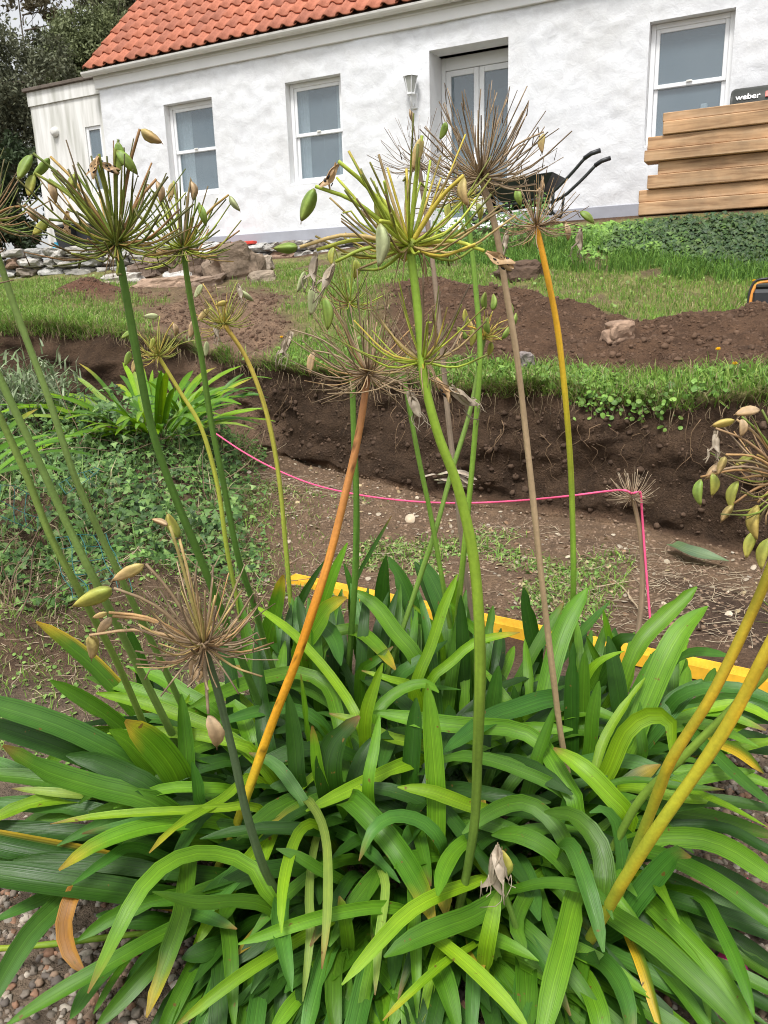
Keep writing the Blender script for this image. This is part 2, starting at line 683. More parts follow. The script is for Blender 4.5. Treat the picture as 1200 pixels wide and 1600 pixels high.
K = [
    wide(-8, 0, 16), wide(0.4, 0, 4.5),
    ext([(-300, 'w', 2.0, 0.02), (0, 'w', 2.0, 0.01), (600, 'w', 2.1, 0), (1500, 'w', 1.9, 0)]),
    ext([(-300, 'w', 2.7, 0.08), (0, 'w', 2.8, 0.06), (300, 'w', 3.3, 0.04), (600, 'w', 3.2, 0.02), (1200, 'w', 2.6, 0.0), (1500, 'w', 2.3, 0)]),
    ext([(-300, 'p', 800, 3.4), (0, 'p', 800, 3.6), (150, 'p', 790, 3.8), (300, 'p', 775, 4.3), (380, 'z', 765, 0.12), (600, 'z', 800, 0.04), (1000, 'z', 880, 0.0), (1200, 'z', 930, 0), (1500, 'z', 1010, 0)]),
    ext([(-300, 'p', 650, 4.4), (0, 'p', 650, 4.6), (150, 'p', 657, 4.9), (300, 'p', 686, 5.2), (340, 'p', 694, 5.5), (400, 'z', 700, 0.15), (480, 'z', 722, 0.12), (600, 'z', 757, 0.08), (700, 'z', 783, 0.03), (850, 'z', 803, 0), (1000, 'z', 828, 0), (1200, 'z', 888, -0.02), (1500, 'z', 980, -0.02)]),
    ext([(-300, 'w', 5.4, 0.4), (0, 'w', 5.6, 0.4), (150, 'w', 5.9, 0.35), (300, 'w', 6.05, 0.3), (340, 'w', 6.1, 0.25), (400, 'z', 694, 0.18), (480, 'z', 714, 0.16), (600, 'z', 747, 0.13), (700, 'z', 773, 0.08), (850, 'z', 792, 0.05), (1000, 'z', 815, 0.05), (1200, 'z', 870, 0.03), (1500, 'z', 960, 0.03)]),
    # lip of the cut
    ext([(-300, 'p', 503, 6.0), (0, 'p', 500, 6.3), (150, 'p', 507, 6.5), (300, 'p', 535, 6.5), (400, 'p', 560, 6.15), (480, 'p', 570, 5.75), (600, 'p', 584, 5.2), (700, 'p', 590, 4.86), (850, 'p', 594, 4.66), (950, 'p', 612, 4.36), (1000, 'p', 612, 4.28), (1200, 'p', 602, 3.8), (1500, 'p', 600, 3.3)]),
    ext([(-300, 'p', 494, 6.5), (0, 'p', 491, 6.8), (150, 'p', 495, 7.0), (300, 'p', 512, 7.1), (400, 'p', 528, 6.7), (480, 'p', 548, 6.2), (600, 'p', 566, 5.6), (700, 'p', 564, 5.3), (850, 'p', 566, 5.1), (1000, 'p', 582, 4.72), (1200, 'p', 575, 4.25), (1500, 'p', 575, 3.8)]),
    # spoil heap crest on the right, upper lawn edge on the left
    ext([(-300, 'p', 478, 7.6), (0, 'p', 475, 8.0), (150, 'p', 474, 8.2), (300, 'p', 484, 7.8), (400, 'p', 482, 7.5), (480, 'p', 482, 7.3), (600, 'p', 446, 7.0), (700, 'p', 436, 6.8), (850, 'p', 464, 6.2), (930, 'p', 476, 5.9), (1000, 'p', 499, 5.6), (1060, 'p', 497, 5.45), (1110, 'p', 502, 5.35), (1200, 'p', 482, 5.2), (1500, 'p', 480, 4.8)]),
    ext([(-300, 'p', 474, 8.1), (0, 'p', 468, 8.6), (150, 'p', 464, 8.8), (300, 'p', 470, 8.4), (400, 'p', 462, 8.2), (480, 'p', 458, 8.2), (600, 'p', 444, 7.6), (700, 'p', 440, 7.3), (850, 'p', 472, 6.55), (1000, 'p', 504, 5.9), (1110, 'p', 506, 5.65), (1200, 'p', 490, 5.5), (1500, 'p', 492, 5.1)]),
    ext([(-300, 'p', 460, 9.9), (0, 'p', 452, 10.6), (150, 'p', 446, 10.6), (300, 'p', 440, 10.2), (400, 'p', 432, 10.0), (480, 'p', 420, 9.9), (600, 'p', 414, 9.3), (700, 'p', 408, 8.8), (850, 'p', 404, 8.0), (1000, 'p', 403, 7.5), (1200, 'p', 428, 6.9), (1500, 'p', 440, 6.4)]),
    ext([(-300, 'w', 10.4, 1.62), (0, 'w', 11.1, 1.62), (150, 'w', 11.1, 1.64), (300, 'w', 10.8, 1.66), (400, 'p', 420, 10.7), (480, 'p', 410, 10.5), (600, 'p', 392, 9.9), (700, 'p', 378, 9.3), (850, 'p', 364, 8.45), (1000, 'p', 357, 7.95), (1200, 'p', 350, 7.35), (1500, 'p', 342, 6.9)]),
    ext([(-300, 'w', 11.0, 1.9), (0, 'w', 11.7, 1.9), (150, 'w', 11.7, 1.9), (300, 'w', 11.5, 1.85), (480, 'w', 11.2, 1.85), (600, 'w', 10.6, 1.95), (700, 'w', 10.0, 2.03), (850, 'w', 8.9, 2.0), (1000, 'w', 8.4, 2.0), (1200, 'w', 7.9, 2.0), (1500, 'w', 7.3, 2.0)]),
    ext([(-300, 'w', 17, 2.0), (600, 'w', 16, 2.06), (1500, 'w', 13, 2.06)]),
    wide(60, 2.4, 70), wide(500, 3.0, 560),
]
SUB = [8, 14, 26, 30, 30, 6, 34, 18, 34, 10, 34, 24, 8, 10, 6, 4]
pxs = np.unique(np.concatenate([np.linspace(-3000, -300, 14), np.linspace(-300, 1500, 300), np.linspace(1500, 4000, 14)]))
rows, rowk = [], []
for k in range(len(K) - 1):
    A, B = dense(K[k], pxs), dense(K[k + 1], pxs)
    for t in np.arange(SUB[k]) / SUB[k]:
        rows.append(A * (1 - t) + B * t)
        rowk.append(k + t)
rows.append(dense(K[-1], pxs))
rowk.append(len(K) - 1)
G = np.array(rows)
rowk = np.array(rowk)
NR, NC = G.shape[:2]
RK, PXG = np.meshgrid(rowk, pxs, indexing='ij')


def sstep(x, a, b):
    t = np.clip((x - a) / (b - a), 0, 1)
    return t * t * (3 - 2 * t)


# masks ---------------------------------------------------------------
nz = fbm(G, 1.2, 4, 3)
nz2 = fbm(G, 4.0, 3, 9)
face = sstep(RK, 5.2, 6.0) * (1 - sstep(RK, 6.85, 7.05))
leftm = 1 - sstep(PXG + nz * 40, 330, 470)
right = sstep(PXG + 40 * nz, 560, 640)
mound = right * sstep(RK + 0.10 * nz, 7.75, 8.0) * (1 - sstep(RK + 0.3 * nz, 9.2, 9.6))
dirtpatch = sstep(PXG + 60 * nz, 215, 270) * (1 - sstep(PXG + 60 * nz, 400, 450)) * sstep(RK, 6.9, 7.0) * (1 - sstep(RK + 0.5 * nz, 9.6, 10.2))
leftmound = np.exp(-((PXG - 140) / 62) ** 2 - ((RK - 9.6) / 0.75) ** 2)
rubble = np.exp(-((PXG - 290) / 110) ** 2 - ((RK - 10.6) / 0.8) ** 2)
turf = sstep(RK, 6.9, 7.0) * (1 - np.clip(mound + dirtpatch, 0, 1)) * (1 - sstep(leftmound, 0.4, 0.6)) * (1 - sstep(rubble, 0.5, 0.8)) * (1 - sstep(RK, 12.6, 12.9))
turf = np.clip(turf * (1 - .85 * sstep(nz2 + .7 * nz, .42, .75) * sstep(RK, 8.3, 8.8)), 0, 1)
turf = turf * (1 - .8 * (1 - sstep(PXG + 50 * nz, 420, 500)) * sstep(PXG + 50 * nz, 90, 170) * sstep(nz2 + .3, -.1, .4) * sstep(RK, 7.6, 8.2))
floor_ = sstep(RK, 2.6, 3.2) * (1 - sstep(RK, 5.2, 5.6)) * (1 - leftm)
heap = leftm * sstep(RK, 2.3, 3.2) * (1 - sstep(RK, 5.4, 5.9))
# displacement --------------------------------------------------------
G[..., 2] += mound * (0.09 * fbm(G, 1.7, 3, 21) + 0.05 * fbm(G, 7, 3, 22)) + leftmound * (0.20 + 0.06 * fbm(G, 5, 3, 5))
G[..., 2] += floor_ * (0.018 * fbm(G, 2.2, 4, 31)) + turf * 0.02 * fbm(G, 3, 3, 41) + rubble * 0.08 * (1 + fbm(G, 4, 2, 6))
G[..., 2] += heap * (0.13 * fbm(G, 1.9, 4, 51)) + dirtpatch * 0.06 * fbm(G, 5, 3, 52)
near = sstep(RK, 0.9, 1.1) * (1 - sstep(RK, 2.6, 3.0))
G[..., 2] += near * 0.006 * fbm(G, 9, 2, 61)
G[..., 1] += face * (0.13 * fbm(G, 1.8, 4, 71) + 0.032 * fbm(G * np.array([1, 1, 1.8]), 6, 4, 72) + 0.05 * np.abs(fbm(G, 3.3, 3, 74)))
G[..., 2] += face * 0.03 * fbm(G, 5, 2, 73)
lipm = np.exp(-((RK - 7.0) / 0.10) ** 2)
G[..., 1] -= lipm * (0.05 + 0.07 * np.clip(fbm(G, 2.6, 3, 75), -0.6, 1))          # turf hangs over the edge
# colours -------------------------------------------------------------
SOIL_D, SOIL_M, SOIL_F = np.array([0.062, 0.040, 0.026]), np.array([0.110, 0.066, 0.042]), np.array([0.195, 0.132, 0.086])
GRASSC, GRAVC, HEAPC, LEFTC = np.array([0.2, 0.2, 0.075]), np.array([0.17, 0.13, 0.095]), np.array([0.135, 0.095, 0.062]), np.array([0.21, 0.14, 0.095])
C = np.tile(SOIL_M, (NR, NC, 1))


def blend(C, c, m):
    return C * (1 - m[..., None]) + c * m[..., None]


C = blend(C, GRAVC, 1 - sstep(RK + 0.25 * nz, 2.3, 2.9))
C = blend(C, SOIL_F, floor_)
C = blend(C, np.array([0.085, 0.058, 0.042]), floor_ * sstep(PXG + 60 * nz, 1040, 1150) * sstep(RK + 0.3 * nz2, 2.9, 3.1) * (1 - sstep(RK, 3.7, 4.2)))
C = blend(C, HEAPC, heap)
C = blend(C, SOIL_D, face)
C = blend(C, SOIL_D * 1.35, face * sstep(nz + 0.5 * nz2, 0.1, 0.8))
C = blend(C, np.array([.165, .12, .075]), sstep(RK, 7.0, 7.2) * (1 - sstep(RK, 12.6, 12.9)))
C = blend(C, GRASSC, turf)
C = blend(C, SOIL_M, np.clip(mound, 0, 1))
C = blend(C, LEFTC, np.clip(dirtpatch, 0, 1) * 0.9)
C = blend(C, LEFTC * .85, face * sstep(PXG + 50 * nz, 280, 330) * (1 - sstep(PXG + 50 * nz + 60 * (RK - 6), 380, 440)))
C = blend(C, np.array([0.14, 0.075, 0.048]), np.clip(leftmound * 1.6, 0, 1))
gm = MB()
idx = np.arange(NR * NC).reshape(NR, NC)
F = np.stack([idx[:-1, :-1], idx[:-1, 1:], idx[1:, 1:], idx[1:, :-1]], -1).reshape(-1, 4)
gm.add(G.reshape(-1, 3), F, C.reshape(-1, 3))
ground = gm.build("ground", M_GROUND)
tag(ground, "brown dug garden soil, cut bank and lawn sloping up to the cottage", None, None, 'structure')
_gn = np.cross(np.gradient(G, axis=1), np.gradient(G, axis=0))
_gn /= np.linalg.norm(_gn, axis=2)[..., None] + 1e-9
_gn *= np.sign(_gn[..., 2:3] + 1e-9)


def sample_ground(n, prob, k0, k1, p0, p1):
    """random points on the sheet, row key in [k0,k1], column px in [p0,p1], kept with probability prob(mask)"""
    ri = np.where((rowk >= k0) & (rowk <= k1))[0]
    ci = np.where((pxs >= p0) & (pxs <= p1))[0]
    r0, r1, c0, c1 = ri[0], ri[-1], ci[0], ci[-1]
    # area weights
    sub = G[r0:r1 + 1, c0:c1 + 1]
    e1 = sub[1:, :-1] - sub[:-1, :-1]
    e2 = sub[:-1, 1:] - sub[:-1, :-1]
    A = np.linalg.norm(np.cross(e1, e2), axis=2)
    if prob is not None:
        A = A * prob[r0:r1, c0:c1]
    w = A.ravel() / A.sum()
    pick = RNG.choice(len(w), size=n, p=w)
    i, j = np.unravel_index(pick, A.shape)
    a, b = RNG.random(n)[:, None], RNG.random(n)[:, None]
    P = sub[i, j] * (1 - a) * (1 - b) + sub[i + 1, j] * a * (1 - b) + sub[i, j + 1] * (1 - a) * b + sub[i + 1, j + 1] * a * b
    N = _gn[r0 + i, c0 + j]
    return P, N, (r0 + i, c0 + j)


def ground_z(x, y):
    d = (G[..., 0] - x) ** 2 + (G[..., 1] - y) ** 2
    i = np.unravel_index(np.argmin(d), d.shape)
    return float(G[i][2])


# ------------------------------------------------------------------ the cottage (local axes: s along the wall, n towards the camera, z up)
AZ = math.radians(26.565)
HD = np.array([math.cos(AZ), -math.sin(AZ), 0])
HN = np.array([-math.sin(AZ), -math.cos(AZ), 0])
HZ = np.array([0, 0, 1.0])
W0 = np.array([0, 11.0, 0])


def H(s, n, z):
    return W0 + HD * s + HN * n + HZ * z


def hbox(mb, s0, s1, n0, n1, z0, z1, b=0.0):
    c = H((s0 + s1) / 2, (n0 + n1) / 2, (z0 + z1) / 2)
    h = (abs(s1 - s0) / 2, abs(n1 - n0) / 2, abs(z1 - z0) / 2)
    if b:
        mb.add(*bevel_box_vf(c, (HD, HN, HZ), h, b))
    else:
        mb.add(*box_vf(c, (HD, HN, HZ), h))
    return mb


house = empty("cottage", H(0, 0, 2.05), "white rough-rendered cottage with orange pantile roof above the garden", "house")
SL, SR, ZB, ZT = -4.57, 9.0, 1.7, 4.45
OPEN = [(-3.37, -2.50, 2.80, 4.07, 'w'), (-1.28, -0.43, 2.80, 4.08, 'w'), (0.81, 1.81, 2.06, 4.155, 'd'), (3.39, 4.24, 2.80, 4.05, 'w')]
# front wall: fine sheet with hand-trowelled lumps, holes left for the openings
ss = [SL, SR]
zs = [ZB, ZT]
for o in OPEN:
    ss += [o[0], o[1]]
    zs += [o[2], o[3]]


def fill(v, d):
    v = sorted(set(v))
    out = [v[0]]
    for a, b in zip(v[:-1], v[1:]):
        n = max(1, int(round((b - a) / d)))
        out += list(np.linspace(a, b, n + 1)[1:])
    return np.array(out)


S_, Z_ = fill(ss, 0.045), fill(zs, 0.045)
SS, ZZ = np.meshgrid(S_, Z_)
Pw = np.stack([SS, np.zeros_like(SS), ZZ], -1)
disp = 0.009 * fbm(Pw, 2.6, 3, 5) + 0.006 * fbm(Pw * np.array([1, 1, 1.5]), 7, 2, 15)
dist = np.full(SS.shape, 9.0)
for a, b, c, d, _ in OPEN:
    dx = np.maximum(np.maximum(a - SS, SS - b), 0)
    dz = np.maximum(np.maximum(c - ZZ, ZZ - d), 0)
    dist = np.minimum(dist, np.hypot(dx, dz))
disp *= np.clip(dist / 0.10, 0, 1) * np.clip((SS - SL) / 0.1, 0, 1)
V = W0 + SS[..., None] * HD + disp[..., None] * HN + ZZ[..., None] * HZ
idx = np.arange(SS.size).reshape(SS.shape)
Fw = []
for i in range(len(Z_) - 1):
    zc = (Z_[i] + Z_[i + 1]) / 2
    for j in range(len(S_) - 1):
        sc_ = (S_[j] + S_[j + 1]) / 2
        if any(a < sc_ < b and c < zc < d for a, b, c, d, _ in OPEN):
            continue
        Fw.append((idx[i, j], idx[i, j + 1], idx[i + 1, j + 1], idx[i + 1, j]))
mb = MB()
mb.add(V.reshape(-1, 3), Fw)
wall = mb.build("front_wall", M_WALL, house)
mb = MB()
# gable end, back and top behind the front sheet
for q in ([H(SL, 0, ZB), H(SL, -5.2, ZB), H(SL, -5.2, ZT), H(SL, 0, ZT)], [H(SR, 0, ZB), H(SR, -5.2, ZB), H(SR, -5.2, ZT), H(SR, 0, ZT)], [H(SL, -5.2, ZB), H(SR, -5.2, ZB), H(SR, -5.2, ZT), H(SL, -5.2, ZT)]):
    mb.add(q, [(0, 1, 2, 3)])
for s in (SL + 0.01, SR - 0.01):
    mb.add([H(s, 0, ZT), H(s, -5.2, ZT), H(s, -2.6, ZT + 2.45)], [(0, 1, 2)])
mb.build("gable_wall", M_WALL, house, False)


def reveal(o, depth):
    a, b, c, d = o[:4]
    m = MB()
    e = 0.001
    for q in ([H(a, e, c), H(a, e, d), H(a, -depth, d), H(a, -depth, c)], [H(b, e, c), H(b, -depth, c), H(b, -depth, d), H(b, e, d)], [H(a, e, d), H(b, e, d), H(b, -depth, d), H(a, -depth, d)], [H(a, e, c), H(a, -depth, c), H(b, -depth, c), H(b, e, c)]):
        m.add(q, [(0, 1, 2, 3)])
    return m.build("reveal", M_SMOOTHW, house, False)


def sash_window(o, depth):
    a, b, c, d = o[:4]
    reveal(o, depth + 0.06)
    m = MB()
    fw = 0.055
    n0, n1 = -depth - 0.07, -depth
    hbox(m, a + .003, a + fw, n0, n1, c + .003, d - .003, .004)
    hbox(m, b - fw, b - .003, n0, n1, c + .003, d - .003, .004)
    hbox(m, a + fw, b - fw, n0, n1 - .002, d - fw, d - .003, .004)
    hbox(m, a + fw, b - fw, n0, n1 - .002, c + .003, c + fw, .004)
    win = m.build("window", M_UPVC, house, False)
    mid = c + (d - c) * 0.50
    for lo, hi, nn in ((c + fw, mid + 0.02, -depth - 0.035), (mid - 0.02, d - fw, -depth - 0.012)):
        m = MB()
        t = 0.042
        s0, s1 = a + fw + .002, b - fw - .002
        hbox(m, s0, s0 + t, nn - .025, nn, lo, hi, .004)
        hbox(m, s1 - t, s1, nn - .025, nn, lo, hi, .004)
        hbox(m, s0 + t, s1 - t, nn - .025, nn - .001, hi - t, hi, .004)
        hbox(m, s0 + t, s1 - t, nn - .025, nn - .001, lo, lo + t, .004)
        m.build("sash", M_UPVC, win, False)
        m = MB()
        m.add([H(s0 + t - .002, nn - .015, lo + t - .002), H(s1 - t + .002, nn - .015, lo + t - .002), H(s1 - t + .002, nn - .015, hi - t + .002), H(s0 + t - .002, nn - .015, hi - t + .002)], [(0, 1, 2, 3)])
        m.build("pane", M_GLASS, win, False)
    m = MB()
    hbox(m, a + .002, b - .002, -depth, -.004, c + 0.001, c + 0.022, .004)
    m.build("sill", M_UPVC, win, False)
    # catch on the meeting rail
    m = MB()
    hbox(m, (a + b) / 2 - .03, (a + b) / 2 + .03, -depth - .012, -depth + .006, mid + .012, mid + .03, .003)
    m.build("catch", M_GUTTER, win, False)
    return win


M_CURT = mat_plain("pale_curtain", (0.62, 0.62, 0.60), 0.9, 30, 0.12)
M_ROOM = mat_plain("dim_room_wall", (0.20, 0.21, 0.22), 0.9, 3, 0.2)


def curtain(win, s0, s1, z0, z1):
    m = MB()
    k = 22
    V = [H(s0 + (s1 - s0) * i / k, -.24 - .018 * math.sin(i * 1.6), z) for i in range(k + 1) for z in (z0, z1)]
    m.add(V, [(2 * i, 2 * i + 2, 2 * i + 3, 2 * i + 1) for i in range(k)])
    m.build("curtain", M_CURT, win)


def room(win, a, b, c, d, depth=1.6):
    m = MB()
    a, b, c, d = a - .35, b + .35, c - .5, d + .2
    n0, n1 = -.30, -depth
    for q in ([H(a, n1, c), H(b, n1, c), H(b, n1, d), H(a, n1, d)], [H(a, n0, c), H(a, n1, c), H(a, n1, d), H(a, n0, d)], [H(b, n0, c), H(b, n0, d), H(b, n1, d), H(b, n1, c)], [H(a, n0, c), H(b, n0, c), H(b, n1, c), H(a, n1, c)], [H(a, n0, d), H(a, n1, d), H(b, n1, d), H(b, n0, d)]):
        m.add(q, [(0, 1, 2, 3)])
    m.build("room", M_ROOM, win, False)


for wi, o in enumerate(OPEN):
    if o[4] == 'w':
        w_ = sash_window(o, 0.11)
        a, b, c, d = o[:4]
        room(w_, a, b, c, d)
        if wi == 0:
            curtain(w_, a - .05, a + .30, c - .2, d)
        elif wi == 1:
            curtain(w_, a - .05, a + .22, c - .2, d)
            curtain(w_, b - .20, b + .05, c - .2, d)
        else:
            m = MB()
            hbox(m, b - .30, b - .23, -.26, -.20, c + .03, c + .42, .01)
            hbox(m, a + .36, a + .41, -.26, -.21, c + .03, c + .36, .01)
            m.build("jar", M_CURT, w_, False)
# door: deep reveal, pair of glazed doors
o = OPEN[2]
reveal(o, 0.46)
a, b, c, d = o[:4]
m = MB()
hbox(m, a + .003, a + .06, -.46, -.38, c, d - .004, .004)
hbox(m, b - .06, b - .003, -.46, -.38, c, d - .004, .004)
hbox(m, a + .06, b - .06, -.46, -.382, d - .15, d - .004, .004)
door = m.build("door", M_UPVC, house, False)
for s0, s1 in ((a + .062, (a + b) / 2 - .003), ((a + b) / 2 + .003, b - .062)):
    m = MB()
    t = 0.065
    hbox(m, s0, s0 + t, -.45, -.395, c + .01, d - .155, .004)
    hbox(m, s1 - t, s1, -.45, -.395, c + .01, d - .155, .004)
    hbox(m, s0 + t, s1 - t, -.45, -.397, d - .155 - t, d - .155, .004)
    hbox(m, s0 + t, s1 - t, -.45, -.397, c + .01, c + .2, .004)
    m.build("door_leaf", M_UPVC, door, False)
    m = MB()
    m.add([H(s0 + t - .002, -.42, c + .19), H(s1 - t + .002, -.42, c + .19), H(s1 - t + .002, -.42, d - .153 - t), H(s0 + t - .002, -.42, d - .153 - t)], [(0, 1, 2, 3)])
    m.build("pane", M_GLASS, door, False)
m = MB()
hbox(m, (a + b) / 2 - .02, (a + b) / 2 + .02, -.395, -.375, 3.02, 3.2, .006)
m.add(*tube_vf([H((a + b) / 2, -.37, 3.1), H((a + b) / 2, -.34, 3.1), H((a + b) / 2 + .1, -.335, 3.1)], .011, 8))
m.build("handle", M_GUTTER, door, False)
room(door, a + .3, b - .3, c + .5, d - .2, 2.2)
m = MB()
hbox(m, a + .0, b + .0, -.46, .05, c - .05, c - .001, .01)
m.build("door_step", M_PLINTH, house, False)
# plinth, foundation, fascia, gutter
m = MB()
hbox(m, SL - .012, 0.80, -.02, .02, 2.075, 2.22, .006)
hbox(m, 1.82, SR, -.02, .02, 2.075, 2.22, .006)
m.build("plinth", M_PLINTH, house, False)
m = MB()
hbox(m, SL - .05, SR, -.01, .035, 4.43, 4.60, .006)
hbox(m, SL - .05, SR, .036, .05, 4.555, 4.605, .004)
m.build("fascia", M_FASCIA, house, False)
gn, gz, gr = 0.12, 4.645, 0.062
ang = np.linspace(math.pi, 2 * math.pi, 9)
prof = [(gn + gr * math.cos(t), gz + gr * math.sin(t)) for t in ang] + [(gn + (gr - .006) * math.cos(t), gz + (gr - .006) * math.sin(t)) for t in ang[::-1]]
m = MB()
Vg = [H(s, n, z) for s in (SL - .16, SR) for n, z in prof]
k = len(prof)
m.add(Vg, [(i, (i + 1) % k, (i + 1) % k + k, i + k) for i in range(k)] + [tuple(range(9)) + tuple()])
gut = m.build("gutter", M_GUTTER, house, False)
for s in np.arange(SL + .3, SR, 0.9):
    m = MB()
    pr = [(gn + (gr + .005) * math.cos(t), gz + (gr + .005) * math.sin(t)) for t in ang]
    Vb = [H(s + ds, n, z) for ds in (-.018, .018) for n, z in pr]
    m.add(Vb, [(i, i + 1, i + 10, i + 9) for i in range(8)])
    m.build("gutter_bracket", M_GUTTER, gut)

# roof ----------------------------------------------------------------
RP = math.atan(0.943)
EN, EZR = 0.14, 4.675                       # eave edge
RU = -HN * math.cos(RP) + HZ * math.sin(RP)  # up the slope
RNm = HN * math.sin(RP) + HZ * math.cos(RP)  # roof normal
RE = H(0, EN, EZR)
rl = 3.75
m = MB()
q0, q1 = SL - .10, SR + .1
A = [RE + HD * q0 - RNm * .03 + RU * .05, RE + HD * q1 - RNm * .03 + RU * .05, RE + HD * q1 - RNm * .03 + RU * rl, RE + HD * q0 - RNm * .03 + RU * rl]
B = [p - RNm * .08 for p in A]
m.add(A + B, [(0, 1, 2, 3), (4, 7, 6, 5), (0, 4, 5, 1), (3, 2, 6, 7), (0, 3, 7, 4), (1, 5, 6, 2)])
RUb = HN * math.cos(RP) + HZ * math.sin(RP)
ridge = RE + RU * rl
A2 = [ridge + HD * q0 - RNm * .03, ridge + HD * q1 - RNm * .03]
A2 += [p - HN * 2.9 - HZ * 2.7 for p in A2[::-1]]
m.add(A2, [(0, 1, 2, 3)])
roof = m.build("roof", M_FELT, house, False)
TW, TG = 0.205, 0.30
nx = 12
px_ = np.linspace(0, 1, nx + 1)
# S profile: roll on the left, trough on the right
pz = np.where(px_ < 0.42, 0.036 * np.sin(px_ / 0.42 * math.pi), -0.012 * np.sin((px_ - 0.42) / 0.58 * math.pi))
tv, tf = [], []
for thick in (0, -0.014):
    for y, lift in ((0.0, 0.030), (0.36, 0.004)):
        for x, z in zip(px_, pz):
            tv.append((x * (TW + 0.03), y, z + lift + thick))
n1 = nx + 1
for i in range(nx):
    tf.append((i, i + 1, n1 + i + 1, n1 + i))
    tf.append((2 * n1 + i + 1, 2 * n1 + i, 3 * n1 + i, 3 * n1 + i + 1))
    tf.append((i + 1, i, 2 * n1 + i, 2 * n1 + i + 1))
tf.append((0, n1, 3 * n1, 2 * n1))
tf.append((nx, 2 * n1 + nx, 3 * n1 + nx, n1 + nx))
tme = MB().add(tv, tf).mesh("tile")
tme.polygons.foreach_set('use_smooth', np.ones(len(tme.polygons), dtype=bool))
tme.materials.append(M_TILE)
TVn, cand = np.array(tv), []
ncol, nrow = int((q1 - q0) / TW), int((rl - 0.02) / TG)
for r in range(nrow):
    for cc in range(ncol):
        p = RE + HD * (q0 + cc * TW) + RU * (r * TG - 0.03) + RNm * 0.012
        vis = -60 < colm_of(p) < 1260 and row_of(p) > -45
        cand.append((vis, r, cc, p))
Mr = Matrix([[HD[i], RU[i], RNm[i]] for i in range(3)])
rest, cnt = MB(), 0
for vis, r, cc, p in cand:
    j = RNG.normal(0, 1, 3)
    p = p + RU * j[0] * 0.006 + RNm * abs(j[1]) * 0.003 + HD * j[2] * 0.002
    if vis and cnt < 298:
        o = link("tile", tme, roof)
        mm = (Mr @ Matrix.Rotation(j[2] * 0.008, 3, 'Z')).to_4x4()
        mm.translation = Vector(p.tolist())
        o.matrix_parent_inverse = Matrix.Identity(4)
        o.matrix_basis = mm
        cnt += 1
    else:
        rest.add(p + TVn @ np.array([HD, RU, RNm]), tf)
ro = rest.build("tiles", M_TILE, roof)
ro['kind'] = 'stuff'
m = MB()
for i in range(int((q1 - q0) / .4)):
    s0 = q0 + i * .4
    a_ = np.linspace(-.2, math.pi + .2, 8)
    Vr = [ridge + HD * s + HN * .13 * math.cos(t) + HZ * (.09 * math.sin(t) - .03) for s in (s0, s0 + .405) for t in a_]
    m.add(Vr, [(k, k + 1, k + 9, k + 8) for k in range(7)])
m.build("ridge_tiles", M_TILE, roof)['kind'] = 'stuff'
# chimney at the gable end
m = MB()
hbox(m, SL + .25, SL + .95, -2.95, -2.3, 6.7, 8.1, .01)
hbox(m, SL + .2, SL + 1.0, -3.0, -2.25, 8.1, 8.2, .01)
m.build("chimney", M_WALL, roof, False)

# flat-roofed extension on the left
EO = -0.10
m = MB()
wl_ = (-5.05, -4.72, 3.02, 3.98)
e0, e1 = -6.17, SL + .002
for s0, s1, z0, z1 in ((e0, wl_[0], 1.75, 4.40), (wl_[1], e1, 1.75, 4.40), (wl_[0], wl_[1], 1.75, wl_[2]), (wl_[0], wl_[1], wl_[3], 4.40)):
    hbox(m, s0, s1, EO - .12, EO, z0, z1)
hbox(m, e0 + .001, e0 + .12, EO - 3.6, EO - .12, 1.75, 4.4)
m.build("extension_wall", M_EXT, house, False)
m = MB()
hbox(m, e0 - .02, e1, EO, EO + .025, 4.40, 4.61, .004)
hbox(m, e0 - .022, e0 - .001, EO - 3.6, EO - .001, 4.40, 4.61, .004)
m.build("extension_fascia", M_EXT, house, False)
m = MB()
hbox(m, e0 - .07, e1, EO - 3.7, EO + .07, 4.612, 4.66, .006)
m.build("extension_roof", M_FELT, house, False)
m = MB()
a, b, c, d = wl_
hbox(m, a, a + .05, EO - .07, EO - .02, c, d, .004)
hbox(m, b - .05, b, EO - .07, EO - .02, c, d, .004)
hbox(m, a + .05, b - .05, EO - .07, EO - .022, d - .05, d, .004)
hbox(m, a + .05, b - .05, EO - .07, EO - .022, c, c + .05, .004)
hbox(m, a + .05, b - .05, EO - .07, EO - .022, 3.48, 3.53, .004)
w = m.build("window", M_UPVC, house, False)
for z0, z1 in ((c + .048, 3.482), (3.528, d - .048)):
    MB().add([H(a + .048, EO - .045, z0), H(b - .048, EO - .045, z0), H(b - .048, EO - .045, z1), H(a + .048, EO - .045, z1)], [(0, 1, 2, 3)]).build("pane", M_GLASS, w, False)
# round vent on the extension wall
m = MB()
t = np.linspace(0, 2 * math.pi, 14, endpoint=False)
pv = H(-5.68, EO, 3.98)
for i in range(4):
    rr_ = [.07, .075, .05, 0.02][i]
    nn = [.0, .03, .07, .075][i]
    m.add([pv + HD * rr_ * math.cos(x) + HZ * rr_ * math.sin(x) + HN * nn for x in t], [])
m.f = [(i * 14 + j, i * 14 + (j + 1) % 14, (i + 1) * 14 + (j + 1) % 14, (i + 1) * 14 + j) for i in range(3) for j in range(14)] + [tuple(42 + j for j in range(14))]
m.build("vent_cowl", M_GUTTER, house)

